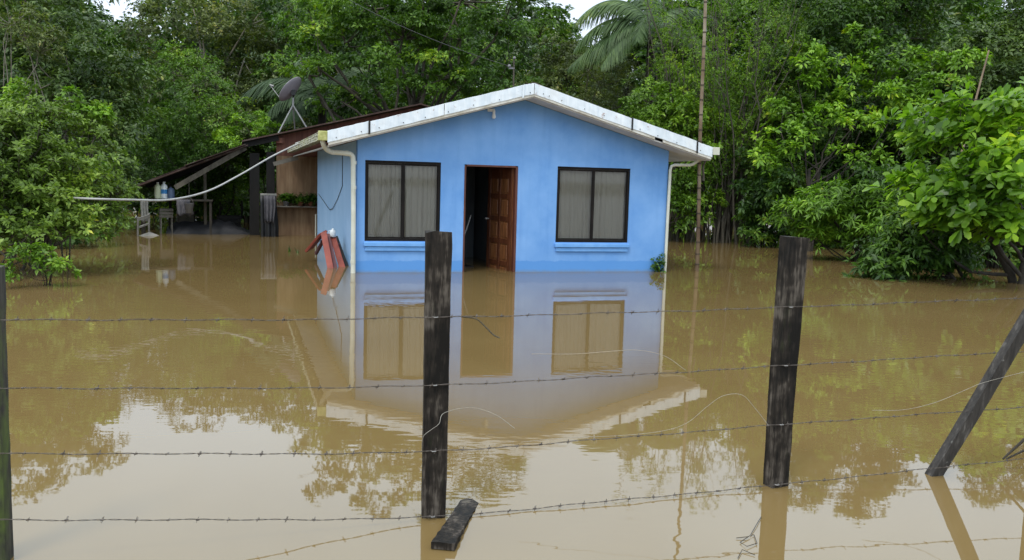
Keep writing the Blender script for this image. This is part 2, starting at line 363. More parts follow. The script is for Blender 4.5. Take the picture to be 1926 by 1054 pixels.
# ------------------------------------------------------------------ the blue house (local x along the front, y to the back, z up)
HOUSE = thing('blue_house', HW(0, 0, 0), 'bright blue one-storey house with a white gabled roof edge, standing in flood water', 'house', rz=YAW)
HL, HB = 6.008, 8.3
SA, SLOPE = 3.05, .277
def soff(s): return 3.17 - SLOPE * abs(s - SA)
def rtop(s): return 3.4186 - SLOPE * abs(s - SA)
HT = HOUSE
def facewall(mb, openings, s0, s1, zb, top, th, breaks):
    """front face, back face and reveals; openings (s0,s1,z0,z1)"""
    S = sorted(set([s0, s1] + [o[0] for o in openings] + [o[1] for o in openings] + breaks))
    for a, b_ in zip(S[:-1], S[1:]):
        Zs = sorted(set([zb] + [o[2] for o in openings] + [o[3] for o in openings]))
        Zs.append(None)
        for c_, d_ in zip(Zs[:-1], Zs[1:]):
            mid = (a + b_) / 2
            if d_ is not None and any(o[0] < mid < o[1] and o[2] < (c_ + d_) / 2 < o[3] for o in openings): continue
            za = top(a) if d_ is None else d_; zc = top(b_) if d_ is None else d_
            mb.add([(a, 0, c_), (b_, 0, c_), (b_, 0, zc), (a, 0, za)], [(0, 1, 2, 3)])
            mb.add([(a, th, c_), (b_, th, c_), (b_, th, zc), (a, th, za)], [(3, 2, 1, 0)])
    for o in openings:
        a, b_, c_, d_ = o
        mb.add([(a, 0, c_), (a, th, c_), (a, th, d_), (a, 0, d_)], [(0, 1, 2, 3)])
        mb.add([(b_, 0, c_), (b_, th, c_), (b_, th, d_), (b_, 0, d_)], [(3, 2, 1, 0)])
        mb.add([(a, 0, d_), (b_, 0, d_), (b_, th, d_), (a, th, d_)], [(3, 2, 1, 0)])
        mb.add([(a, 0, c_), (b_, 0, c_), (b_, th, c_), (a, th, c_)], [(0, 1, 2, 3)])
WIN = [(.137, 1.497, .561, 1.987), (3.727, 5.213, .561, 1.987)]
DOOR = (1.932, 2.950, -.55, 1.967)
mb = MB(); facewall(mb, WIN + [DOOR], 0, HL, -.8, soff, .15, [SA]); mb.build('front_wall', BLUE, HT)
mb = MB(); mb.box((.0745, (HB + .15) / 2, .76), (.149, HB - .152, 3.12)); mb.build('side_wall', BLUE2, HT)
mb = MB(); mb.box((HL - .0745, (HB + .15) / 2, .76), (.149, HB - .152, 3.12)); mb.build('side_wall', BLUE2, HT)
mb = MB(); mb.add([(.15, HB - .15, -.8), (HL - .15, HB - .15, -.8), (HL - .15, HB - .15, 2.33), (SA, HB - .15, 3.15), (.15, HB - .15, 2.33),
                   (.15, HB, -.8), (HL - .15, HB, -.8), (HL - .15, HB, 2.33), (SA, HB, 3.15), (.15, HB, 2.33)],
                  [(4, 3, 2, 1, 0), (5, 6, 7, 8, 9), (0, 1, 6, 5), (1, 2, 7, 6), (4, 9, 8, 3), (3, 8, 7, 2), (0, 5, 9, 4)])
mb.build('rear_wall', BLUE2, HT)
mb = MB(); mb.box((SA, 2.9, .8), (.1, 5.4, 3.0)); mb.box((1.55, 3.1, .8), (2.75, .1, 3.0)); mb.build('inner_wall', INNER, HT)
mb = MB(); mb.box((HL / 2, 4.2, 2.28), (HL - .31, 8.1, .03)); mb.build('ceiling', INNER, HT)
mb = MB(); mb.box((HL / 2, 4.2, -.50), (HL - .31, 8.1, .1)); mb.build('floor_slab', INNER, HT)
# roof: two corrugated sheets under which the sloping soffit hangs
OV, BK, SE = .50, 9.7, 3.60
def roofslab(sign):
    m_ = MB(); n_ = 66; se = SA + sign * SE
    for k in range(2):
        pass
    ysr = np.linspace(-OV, BK, n_ * 2 + 1)
    vt = []; 
    for i, y in enumerate(ysr):
        dz = .012 * math.cos(i * math.pi)
        vt += [(SA, y, rtop(SA) - .008 + dz), (se, y, rtop(se) - .008 + dz), (SA, y, rtop(SA) - .05), (se, y, rtop(se) - .05)]
    fs = []
    for i in range(len(ysr) - 1):
        a = i * 4; fs += [(a, a + 1, a + 5, a + 4), (a + 2, a + 6, a + 7, a + 3), (a + 1, a + 3, a + 7, a + 5)]
    fs += [(0, 2, 3, 1), (len(vt) - 4, len(vt) - 3, len(vt) - 1, len(vt) - 2)]
    m_.add(vt, fs); return m_
rf = roofslab(-1).build('roof_sheet', RUSTROOF, HT); rf2 = roofslab(1).build('roof_sheet', RUSTROOF, HT)
def strip(mb, s0, s1, y0, y1, ztop, zbot):
    """sloping board between s0 and s1 with top and bottom functions"""
    vs = [(s0, y0, zbot(s0)), (s1, y0, zbot(s1)), (s1, y1, zbot(s1)), (s0, y1, zbot(s0)),
          (s0, y0, ztop(s0)), (s1, y0, ztop(s1)), (s1, y1, ztop(s1)), (s0, y1, ztop(s0))]
    mb.add(vs, [(0, 3, 2, 1), (4, 5, 6, 7), (0, 1, 5, 4), (1, 2, 6, 5), (2, 3, 7, 6), (3, 0, 4, 7)])
# soffit boards along the front overhang and under both side eaves
for a, b_ in ((SA - SE, SA), (SA, SA + SE)):
    mb = MB(); strip(mb, a, b_, -OV + .02, -.002, lambda s: soff(s) + .030, lambda s: soff(s) + .006); mb.build('soffit', SOFFIT, HT)
for a, b_ in ((SA - SE, -.002), (HL + .002, SA + SE)):
    mb = MB(); strip(mb, a, b_, -.001, BK - .05, lambda s: soff(s) + .030, lambda s: soff(s) + .006); mb.build('side_soffit', SOFFIT, HT)
# trim board behind the metal flashing, two runs with a broken gap on the right
for a, b_, dz in ((SA - SE, SA - .001, 0), (SA + .001, 5.45, 0), (5.62, SA + SE, .0)):
    mb = MB(); strip(mb, a, b_, -OV - .012, -OV + .018, lambda s: rtop(s) - .10, lambda s: rtop(s) - .222 - dz); bevel(mb.build('trim_board', TRIM, HT), .004)
# white sheet-metal flashing in lapped pieces, each slightly skewed
cuts = [SA - SE - .02, -.16, .95, 2.82, SA]
rg2 = random.Random(5)
def flash(a, b_, k):
    m_ = MB(); n_ = 10; j0, j1 = rg2.uniform(-.010, .010), rg2.uniform(-.010, .010); vs = []
    for i in range(n_ + 1):
        s = a + (b_ - a) * i / n_; q = j0 + (j1 - j0) * i / n_ + .003 * math.sin(i * 1.9 + k)
        y = -OV - .022 - .004 * (k % 2)
        vs += [(s, y + .05, rtop(s) + .022 + q), (s, y, rtop(s) + .018 + q), (s, y - .003 * math.sin(i * 2.3), rtop(s) - .09 + q),
               (s, y, rtop(s) - .172 + q), (s, y + .009, rtop(s) - .180 + q), (s, y + .009, rtop(s) + .004 + q)]
    fs = []
    for i in range(n_):
        o = i * 6
        for j in range(6): fs.append((o + j, o + 6 + j, o + 6 + (j + 1) % 6, o + (j + 1) % 6))
    fs += [(5, 4, 3, 2, 1, 0), tuple(n_ * 6 + j for j in range(6))]
    m_.add(vs, fs); return m_
k = 0
for seg in ([SA - SE - .02, .13, 1.42, 2.84, SA], [SA, 4.97, 6.33, SA + SE + .02]):
    for a, b_ in zip(seg[:-1], seg[1:]):
        fl = flash(a + .006, b_ - .006, k).build('metal_fascia', WHITE, HT); k += 1
        for q in range(max(2, int((b_ - a) / .42))):
            s = a + .12 + q * .42 + rg2.uniform(-.05, .05); y = -OV - .034
            sc_ = MB(); sc_.lathe([(0, -.006), (.008, -.004), (.009, .004), (0, .006)], (s, y, rtop(s) - .13 + rg2.uniform(-.01, .01)), 8, [(1, 0, 0), (0, 0, 1), (0, -1, 0)])
            sc_.build('screw', BLACK, fl)
for s in (.13, 4.97, 6.33, 2.84):
    mb = MB(); strip(mb, s - .016, s + .016, -OV - .036, -OV - .030, lambda q: rtop(q) + .026, lambda q: rtop(q) - .20)
    mb.build('joint_strap', BLACK if s != 2.84 else WHITE, HT)
# rusty cap along the ridge
mb = MB(); mb.add([(SA - .16, -OV + .02, rtop(SA - .16) + .03), (SA, -OV + .02, rtop(SA) + .035), (SA + .16, -OV + .02, rtop(SA + .16) + .03),
                   (SA - .16, BK, rtop(SA - .16) + .03), (SA, BK, rtop(SA) + .035), (SA + .16, BK, rtop(SA + .16) + .03)], [(0, 1, 4, 3), (1, 2, 5, 4)])
rc = mb.build('ridge_cap', RUSTROOF, HT); md = rc.modifiers.new('t', 'SOLIDIFY'); md.thickness = .012
# left gutter, mildewed, with a yellow-green end cap
mb = MB(); s0, s1 = -.565, -.70
for (x0, x1, z0, z1) in ((s1, s1 + .012, 2.285, 2.425), (s0 - .012, s0, 2.285, 2.425), (s1 + .0125, s0 - .0125, 2.285, 2.297)):
    mb.box(((x0 + x1) / 2, (-.42 + BK) / 2, (z0 + z1) / 2), (x1 - x0, BK + .42, z1 - z0))
mb.box(((s0 + s1) / 2, BK / 2, 2.36), (.15, .012, .10))
gt = mb.build('gutter', GUTTER, HT)
mb = MB(); mb.box(((s0 + s1) / 2, -.46, 2.358), (.165, .08, .16)); bevel(mb.build('gutter_end_cap', MOSSCAP, gt), .012, 2)
# right gutter
mb = MB()
for (x0, x1, z0, z1) in ((6.685, 6.697, 2.30, 2.43), (6.81, 6.822, 2.30, 2.43), (6.6975, 6.8095, 2.30, 2.312)):
    mb.box(((x0 + x1) / 2, (-.48 + BK) / 2, (z0 + z1) / 2), (x1 - x0, BK + .48, z1 - z0))
gt2 = mb.build('gutter', PVC, HT)
mb = MB(); mb.box((6.757, -.49, 2.365), (.15, .015, .145)); bevel(mb.build('gutter_end_cap', PVC, gt2), .004)
# downpipes
def curve(pts, n_=6):
    """Catmull-Rom through the points"""
    P = [np.array(p, float) for p in pts]; P = [2 * P[0] - P[1]] + P + [2 * P[-1] - P[-2]]; o = []
    for i in range(1, len(P) - 2):
        for k_ in range(n_):
            t = k_ / n_; a, b_, c_, d_ = P[i - 1], P[i], P[i + 1], P[i + 2]
            o.append(.5 * ((2 * b_) + (c_ - a) * t + (2 * a - 5 * b_ + 4 * c_ - d_) * t * t + (3 * b_ - a - 3 * c_ + d_) * t ** 3))
    o.append(P[-2]); return o
mb = MB(); mb.tube(curve([(-.63, -.38, 2.29), (-.62, -.36, 2.23), (-.56, -.25, 2.145), (-.45, -.10, 2.10), (-.40, -.09, 2.098)], 5) +
                   curve([(-.20, -.09, 2.088), (-.13, -.09, 2.075), (-.092, -.09, 2.03), (-.085, -.09, 1.97)], 4) + [(-.072, -.09, 1.0), (-.072, -.09, -.8)], .043, 12)
dp = mb.build('downpipe', PVC, HT)
for z in (1.93, 1.50, .20): mb = MB(); mb.tube([(-.073, -.09, z - .03), (-.073, -.09, z + .03)], .048, 12); mb.build('pipe_joint', PVC, dp)
mb = MB(); mb.tube([(-.22, -.09, 2.089), (-.17, -.09, 2.087)], .048, 12); mb.build('pipe_joint', PVC, dp)
mb = MB(); mb.tube([(6.66, -.10, 2.29), (6.62, -.10, 2.20), (6.50, -.09, 2.115), (6.42, -.08, 2.09), (6.12, -.055, 2.085), (6.05, -.05, 2.06), (6.03, -.05, 1.98), (6.02, -.05, 1.0), (6.015, -.05, -.8)], .030, 10)
mb.build('downpipe', PVC, HT)
mb = MB(); mb.tube([(6.74, -.2, 2.30), (6.82, .1, 2.08), (6.90, .2, 1.80)], .022, 8); mb.build('loose_stay', GREYWOOD, HT)
# windows
def window(a, b_, c_, d_, seed):
    fm = MB(); y0, y1 = .018, .075; fw = .042
    fm.box(((a + b_) / 2, (y0 + y1) / 2, d_ - fw / 2 - .002), (b_ - a - .006, y1 - y0, fw)); fm.box(((a + b_) / 2, (y0 + y1) / 2, c_ + fw / 2 + .002), (b_ - a - .006, y1 - y0, fw))
    for s in (a + fw / 2 + .003, b_ - fw / 2 - .003): fm.box((s, (y0 + y1) / 2, (c_ + d_) / 2), (fw, y1 - y0, d_ - c_ - 2 * fw - .01))
    fm.box(((a + b_) / 2, .04, (c_ + d_) / 2), (.030, .032, d_ - c_ - 2 * fw - .01))
    w_ = fm.build('window_frame', FRAME, HT)
    mid = (a + b_) / 2
    for q, (p0, p1) in enumerate(((a + fw + .002, mid - .016), (mid + .016, b_ - fw - .002))):
        sm = MB(); yy = .038 + .016 * q; z0, z1 = c_ + fw + .006, d_ - fw - .006
        for zz in (z0 + .014, z1 - .014): sm.box(((p0 + p1) / 2, yy, zz), (p1 - p0, .014, .026))
        for ss in (p0 + .010, p1 - .010): sm.box((ss, yy, (z0 + z1) / 2), (.018, .014, z1 - z0 - .056))
        sm.build('sash', FRAME, w_)
        gm = MB(); gm.box(((p0 + p1) / 2, yy, (z0 + z1) / 2), (p1 - p0 - .040, .004, z1 - z0 - .056)); gm.build('pane', GLASS, w_)
    r_ = random.Random(seed)
    for p0, p1 in ((a + .01, mid - .005), (mid + .005, b_ - .01)):
        n_ = 150; ph = [r_.uniform(0, 6) for _ in range(6)]; fr_ = [r_.uniform(24, 34), r_.uniform(48, 66), r_.uniform(80, 110)]
        rows = []
        for iz in range(7):
            u = iz / 6; row = []
            for i in range(n_ + 1):
                s = p0 + (p1 - p0) * i / n_
                g1 = abs(math.sin(fr_[0] * s + ph[0] + .7 * math.sin(1.3 * u + ph[3]) + .8 * math.sin(9 * s + ph[4]))); g2 = abs(math.sin(fr_[1] * .8 * s + ph[1] + .5 * u))
                ww = .042 * (1 - g1) ** 2 + .014 * (1 - g2) + .004 * math.sin(fr_[2] * s + ph[2]) - .02
                row.append((s + .004 * math.sin(5 * u + s * 9), (.122 + ww * .8), c_ - .03 + (d_ - c_ + .06) * u))
            rows.append(row)
        cm = MB(); cm.add([p for r__ in rows for p in r__], [(j * (n_ + 1) + i, j * (n_ + 1) + i + 1, (j + 1) * (n_ + 1) + i + 1, (j + 1) * (n_ + 1) + i) for j in range(6) for i in range(n_)], True)
        cm.build('curtain', CURT, w_)
    sl = MB(); sl.box(((a + b_) / 2, -.03, c_ - .055), (b_ - a + .04, .075, .075)); sl.box(((a + b_) / 2, -.015, c_ - .135), (b_ - a - .01, .045, .080))
    bevel(sl.build('sill', BLUESILL, w_), .012, 3)
    return w_
window(*WIN[0], 4); window(*WIN[1], 9)
# door frame and the open panelled leaf, hinged on the right and swung inward
a, b_, c_, d_ = DOOR
mb = MB(); mb.box((a + .016, .06, .70), (.032, .136, 2.50)); mb.box((b_ - .022, .06, .70), (.044, .136, 2.50)); mb.box(((a + b_) / 2, .06, d_ - .018), (b_ - a - .08, .136, .034))
bevel(mb.build('door_frame', DFRAME, HT), .004)
hinge = np.array([b_ - .052, .12, 0]); ang = math.pi - R(76)          # leaf direction in local xy, from the hinge
ld = np.array([math.cos(ang), math.sin(ang), 0]); ln_ = np.array([-ld[1], ld[0], 0]); LW = .90; z0, z1 = -.40, 1.925
leafm = MB(); leafm.box(hinge + ld * LW / 2 + np.array([0, 0, (z0 + z1) / 2]), (LW, .030, z1 - z0), [ld, ln_, (0, 0, 1)])
# stiles and rails proud of the core
def dbox(m_, u0, u1, za, zb, thick): m_.box(hinge + ld * (u0 + u1) / 2 + np.array([0, 0, (za + zb) / 2]), (u1 - u0, thick, zb - za), [ld, ln_, (0, 0, 1)])
rails = [z0 + .10 + i * (z1 - z0 - .20) / 5 for i in range(6)]
rr = MB()
for u0, u1 in ((0.001, .11), (.41, .49), (.79, .899)): dbox(rr, u0, u1, z0 + .002, z1 - .002, .062)
for i, zz in enumerate(rails):
    hh = .10 if i in (0, 5) else .045
    dbox(rr, .111, .409, zz - hh, zz + hh if i not in (0, 5) else (zz + .098 if i == 5 else zz + .05), .0595); dbox(rr, .491, .789, zz - hh, zz + hh if i not in (0, 5) else (zz + .098 if i == 5 else zz + .05), .0595)
leafo = leafm.build('door', DOORPANEL, HT); bevel(rr.build('door_stiles', DOORWOOD, leafo), .004)
for i in range(5):
    for u0, u1 in ((.14, .38), (.52, .76)):
        pm = MB(); za, zb = rails[i] + .075, rails[i + 1] - .075
        if zb < -.02: continue
        dbox(pm, u0, u1, za, zb, .044); bevel(pm.build('panel', DOORPANEL, leafo), .010, 1)
for sg in (-1, 1):
    mb = MB(); p = hinge + ld * (LW - .06) + ln_ * sg * .03 + np.array([0, 0, .95]); mb.tube([p - ln_ * sg * .006, p + ln_ * sg * .045], .012, 10); mb.lathe([(0, -.025), (.022, -.012), (.026, .0), (.02, .016), (0, .025)], p + ln_ * sg * .055, 12); mb.build('handle', STEEL, leafo)
# small plants, lamps and cables fixed to the house
lp = thing('wall_lamp', HW(2.44, .02, 2.90), 'small white bare bulb holder fixed high on the blue gable', 'lamp')
o0 = HW(2.44, .02, 2.90)
mb = MB(); mb.box(HW(2.40, .03, 2.955) - o0, (.13, .05, .05)); mb.tube([HW(2.44, .06, 2.95) - o0, HW(2.44, .07, 2.91) - o0], .026, 12); mb.build('bracket', WHITEPL, lp)
mb = MB(); mb.lathe([(.022, .05), (.026, .02), (.036, -.02), (.034, -.045), (.018, -.062), (0, -.066)], HW(2.44, .07, 2.865) - o0, 14); mb.build('bulb', WHITEPL, lp)
mb = MB(); mb.tube([HW(-.012 , -2.287, 2.10), HW(-.012, -2.26, 1.75), HW(-.012, -2.253, 1.50), HW(-.014, -3.1, 1.22), HW(-.016, -4.1, .98), HW(-.018, -4.709, .926), HW(-.016, -5.4, .98), HW(-.014, -6.6, 1.10), HW(-.012, -7.811, 1.216)], .007, 6)
tag(mb.build('dangling_cable', BLACK, None, HW(-.012, -2.287, 2.10)), 'thin black cable hanging in a V on the pale blue side wall', 'cable')

# ------------------------------------------------------------------ leaf and tree generators
def unit(v): return v / (np.linalg.norm(v, axis=-1, keepdims=True) + 1e-9)
def rosettes(P, A, k_, ln, wd, rng, spread=(.1, .9), droop=.35, hexa=False):
    """k leaves around every sprig: P points, A axes. Each leaf is one folded rhombus."""
    n_ = len(P); P = np.repeat(P, k_, 0); A = np.repeat(A, k_, 0); M_ = len(P)
    ref = rng.normal(size=(M_, 3)); px_ = unit(ref - (ref * A).sum(1, keepdims=True) * A)
    el = rng.uniform(*spread, (M_, 1)); d = unit(px_ * np.cos(el) + A * np.sin(el)); d[:, 2] -= droop * rng.uniform(.3, 1, M_); d = unit(d)
    up_ = unit(A + rng.normal(0, .35, (M_, 3)) + np.array([0, 0, .4])); side = unit(np.cross(d, up_)); nn = np.cross(side, d)
    l_ = (ln * rng.uniform(.65, 1.25, (M_, 1))); w__ = l_ * wd
    o = P + d * l_ * .15
    if hexa:       # broad leaf, widest past the middle, with a rounded end
        dn = np.array([0, 0, 1.]) * l_
        pts_ = [o, o + d * l_ * .35 + side * w__ * .30 + nn * w__ * .10, o + d * l_ * .70 + side * w__ * .5 + nn * w__ * .14 - dn * .04, o + d * l_ * .98 + side * w__ * .22 - dn * .12,
                o + d * l_ * .98 - side * w__ * .22 - dn * .12, o + d * l_ * .70 - side * w__ * .5 + nn * w__ * .14 - dn * .04, o + d * l_ * .35 - side * w__ * .30 + nn * w__ * .10]
        V = np.stack(pts_, 1).reshape(-1, 3); return V, np.arange(len(V)).reshape(-1, 7)
    a = o; b1 = o + d * l_ * .5 + side * w__ * .5 + nn * w__ * .16; c1 = o + d * l_ - np.array([0, 0, 1.]) * l_ * .14; b2 = o + d * l_ * .5 - side * w__ * .5 + nn * w__ * .16
    V = np.stack([a, b1, c1, b2], 1).reshape(-1, 3); F = np.arange(len(V)).reshape(-1, 4); return V, F
def crown(lobes, nleaf, ln, wd, rng, k_=6, clump=.5, per=14, droop=.35, flat=.6, fill=.15, hexa=False, spray=None):
    """lobes: (cx,cy,cz,rx,ry,rz). Clumps of sprigs sit on the broken surface of every lobe."""
    lobes = np.array(lobes, float); area = (lobes[:, 3] * lobes[:, 5] + lobes[:, 3] * lobes[:, 4] * .5); pr = area / area.sum()
    ns = nleaf // k_; nc = max(4, ns // per); li = rng.choice(len(lobes), nc, p=pr)
    d = unit(rng.normal(size=(nc, 3))); d[:, 2] = d[:, 2] * .9 + .12
    wob = 1 + .22 * np.sin(d[:, 0] * 5 + li * 2.1) * np.cos(d[:, 1] * 4 + li) + rng.normal(0, .10, nc)
    rad = np.where(rng.random(nc) < fill, rng.uniform(.3, .85, nc), wob)
    cc = lobes[li, :3] + d * lobes[li, 3:6] * rad[:, None]
    if spray:       # arching leafy twigs growing outward through every lobe
        tl, sweep = spray; dv_ = unit(d * np.array([1, 1, .35]) + np.array(sweep) + rng.normal(0, .35, (nc, 3)))
        tlen = tl * rng.uniform(.5, 1.4, (nc, 1)); t_ = rng.random((nc, per)) ** .8
        P = (cc[:, None] + dv_[:, None] * tlen[:, None] * (t_[:, :, None] - .45)); P[:, :, 2] += (tlen * .28) * (.25 - (t_ - .45) ** 2 * 2.2)
        P = P.reshape(-1, 3) + rng.normal(0, ln * .22, (nc * per, 3)); ax = np.repeat(dv_, per, 0); A = unit(ax * .75 + np.array([0, 0, .75]) + rng.normal(0, .25, P.shape))
        V, F = rosettes(P, A, k_, ln, wd, rng, droop=droop, hexa=hexa); TW = [(cc[i] - dv_[i] * tlen[i] * .5, cc[i], cc[i] + dv_[i] * tlen[i] * .45) for i in range(nc)]
        crown.twigs = TW; return V, F, cc
    cd = unit(d * np.array([1, 1, .7]) + np.array([0, 0, .55]) + rng.normal(0, .2, (nc, 3)))
    cs = clump * rng.uniform(.55, 1.35, nc)
    P = np.repeat(cc, per, 0); D_ = np.repeat(cd, per, 0); S_ = np.repeat(cs, per)[:, None]
    q = unit(rng.normal(size=P.shape)); q = unit(q + D_ * .8); 
    off = q * S_ * rng.uniform(.35, 1, (len(P), 1)) * np.array([1, 1, flat])
    P = P + off; A = unit(q * .8 + np.array([0, 0, .6]) + rng.normal(0, .15, P.shape))
    V, F = rosettes(P, A, k_, ln, wd, rng, droop=droop, hexa=hexa)
    if len(V): V[:, 2] = np.where(V[:, 2] < -.02, -.02 + (V[:, 2] + .02) * .05, V[:, 2])
    return V, F, cc
def limb(mb, a, b_, r0, r1, rng, n_=5, bend=.12, sides=6):
    a = np.array(a, float); b_ = np.array(b_, float); ln = np.linalg.norm(b_ - a); pts = []
    off = rng.normal(0, bend * ln * .4, 3)
    for i in range(n_ + 1):
        t = i / n_; pts.append(a + (b_ - a) * t + off * math.sin(math.pi * t) + rng.normal(0, .012 * ln, 3) * (0 < i < n_))
    mb.tube(pts, [r0 + (r1 - r0) * i / n_ for i in range(n_ + 1)], sides, cap=False); return pts
def tree(name, label, cat, base, lobes, nleaf, ln, mat, bark=None, seed=1, group=None, wd=.42, k_=6, clump=.5, per=14, droop=.35,
         flat=.6, fill=.15, trunk_r=.16, stems=1, twigs=40, kind=None, hexa=False, spray=None):
    """base (x,y) world; lobes in the pixel survey: (px,py,depth,rx_px,rz_px) turned into metres round their own depth"""
    rng = np.random.default_rng(seed); bx, by = base
    root = thing(name, (bx, by, -.75), label, cat, group)
    L3 = []
    for (px, py, D, rx, rz) in lobes:
        c_ = pd(px, py, D); sc_ = D / FPX; L3.append((c_[0] - bx, c_[1] - by, c_[2] + .75, rx * sc_, rx * sc_ * .8, rz * sc_))
    V, F, cc = crown(L3, nleaf, ln, wd, rng, k_, clump, per, droop, flat, fill, hexa, spray)
    lim = .73; V[:, 2] = np.where(V[:, 2] < lim, lim + rng.uniform(0, .05, len(V)), V[:, 2])
    npmesh('crown', V, F, mat, root)
    tb = MB(); cen = np.array([l_[:3] for l_ in L3]); top = cen[:, 2].max()
    for s in range(stems):
        b0 = np.array([rng.normal(0, .25) * (stems > 1), rng.normal(0, .25) * (stems > 1), -.1])
        hub = np.array([cen[:, 0].mean() * .3 + rng.normal(0, .3), cen[:, 1].mean() * .3, max(1.2, top * .42)])
        pts = limb(tb, b0, hub, trunk_r / math.sqrt(stems), trunk_r * .7 / math.sqrt(stems), rng, 6, .08, 8)
        for j, c_ in enumerate(cen):
            if stems > 1 and rng.random() < .5: continue
            st = pts[3 + j % 4]; limb(tb, st, c_, trunk_r * .42 / math.sqrt(stems), trunk_r * .12, rng, 6, .15)
    idx = rng.choice(len(cc), min(twigs, len(cc)), replace=False)
    for i in idx:
        c_ = cen[np.argmin(np.linalg.norm(cen - cc[i], axis=1))]; limb(tb, c_ + (cc[i] - c_) * .1 - np.array([0, 0, .2]), cc[i], trunk_r * .13, .006, rng, 4, .15, 4)
    if spray:
        for a, m__, e_ in crown.twigs[::2]: tb.tube([a, m__ + np.array([0, 0, .04]), e_], [.009, .006, .003], 3, cap=False)
    tb.build('trunk', bark or BARK, root)
    return root
def at_px(px, D): q = ray(px, 440); return (q[0] / q[1] * D, D)

# ---- tall trees and bushes, each surveyed from the photo
T = tree
T('broadleaf_tree', 'tall dark green tree filling the top left corner', 'tree', at_px(60, 26),
  [(35, 50, 26, 90, 80), (135, 150, 25, 90, 78), (10, 150, 26, 80, 90), (190, 230, 25, 75, 80), (110, 250, 25.5, 100, 80), (60, -40, 27, 100, 60), (60, 330, 26, 120, 70), (180, 340, 26, 80, 60)],
  42000, .15, L_MID2, seed=11, per=30, clump=.72, droop=.6, trunk_r=.2)
T('slender_tree', 'slender pale-stemmed tree rising above the left bush', 'tree', at_px(50, 21),
  [(45, 60, 21, 45, 40), (20, 30, 21, 40, 30), (75, 80, 21, 35, 30)], 2600, .10, L_OLIVE, BARK_P, seed=12, clump=.3, trunk_r=.07, stems=4, wd=.35)
T('broadleaf_tree', 'broad olive-dark tree behind the satellite dish palm, upper left', 'tree', at_px(380, 44),
  [(330, 120, 44, 90, 60), (380, 60, 44, 110, 70), (470, 40, 44, 90, 55), (360, 5, 46, 90, 35), (460, 110, 43, 80, 50), (270, 150, 44, 50, 50), (400, 170, 43, 130, 50), (330, 230, 43, 130, 60), (450, 250, 43, 120, 60), (390, 330, 43, 160, 60)],
  42000, .20, L_OLIVE, BARK_P, seed=13, per=26, clump=1.0, trunk_r=.22)
T('broadleaf_tree', 'fine-leaved mid-green tree just above the lean-to roof', 'tree', at_px(350, 29),
  [(350, 190, 29, 80, 70), (390, 250, 28.5, 90, 60), (300, 270, 28.5, 80, 60), (325, 130, 29.5, 45, 35), (430, 300, 28.5, 70, 50), (360, 340, 29, 110, 50)],
  36000, .11, L_MID, seed=14, clump=.42, wd=.35)
T('bush', 'bright yellow-green bush tip poking over the lean-to roof', 'bush', at_px(478, 27.5),
  [(478, 245, 27.5, 30, 24), (455, 270, 27.5, 38, 28), (505, 255, 27.5, 22, 18), (470, 320, 27.5, 40, 40)], 4200, .12, L_YELLOW, seed=15, clump=.28, trunk_r=.06, stems=3)
T('broadleaf_tree', 'big layered tree with two grey trunks behind the roof ridge', 'tree', at_px(765, 28.5),
  [(760, 60, 28, 120, 30), (650, 70, 28, 75, 26), (870, 60, 28.5, 110, 28), (690, 135, 27.5, 110, 26), (850, 130, 28, 100, 26), (780, 175, 28.5, 130, 24), (950, 30, 29.5, 80, 22),
   (600, 130, 27.5, 55, 20), (930, 165, 28.5, 70, 26), (640, 190, 28, 60, 20), (700, 5, 28, 130, 26), (870, -10, 28, 130, 26), (560, 95, 28, 40, 18), (1010, 60, 30, 50, 16), (800, -60, 28, 170, 40), (590, 40, 28, 50, 22)],
  38000, .15, L_MID, BARK, seed=16, per=26, clump=.62, flat=.35, droop=.25, trunk_r=.24, stems=2, twigs=120)
T('broadleaf_tree', 'dense dark tree behind the layered one, over the roof', 'tree', at_px(780, 42),
  [(600, 60, 42, 90, 70), (720, 90, 42, 110, 80), (860, 90, 42, 110, 70), (960, 120, 42, 90, 60), (620, 200, 42, 110, 70), (800, 220, 42, 150, 60), (700, 0, 44, 120, 50), (540, 30, 43, 60, 60), (960, 210, 42, 110, 50)],
  30000, .22, L_DARK, seed=17, clump=.8)
T('broadleaf_tree', 'small olive-brown tree standing right of the roof peak', 'tree', at_px(1060, 37),
  [(1055, 95, 37, 36, 34), (1065, 140, 37, 40, 40), (1030, 170, 37, 50, 40), (1080, 220, 37, 60, 50)], 9000, .18, L_OLIVE, seed=18, clump=.6)
T('broadleaf_tree', 'feathery olive-green tree below the right palm fronds', 'tree', at_px(1140, 32),
  [(1130, 150, 32, 60, 40), (1170, 190, 32, 60, 50), (1110, 230, 32, 80, 50), (1200, 250, 32, 60, 50), (1110, 120, 33, 40, 26)], 16000, .11, L_OLIVE, seed=19, clump=.45, wd=.22, droop=.5)
T('bush', 'bright green bush right of the house roof slope', 'bush', at_px(1250, 27),
  [(1225, 200, 27.5, 50, 34), (1270, 225, 27, 60, 36), (1320, 240, 27.5, 40, 36), (1290, 300, 27, 60, 44), (1215, 245, 27.5, 50, 30), (1310, 370, 27, 45, 46), (1265, 400, 27, 40, 40)],
  17000, .13, L_LIGHT, seed=20, clump=.38, stems=3, trunk_r=.09)
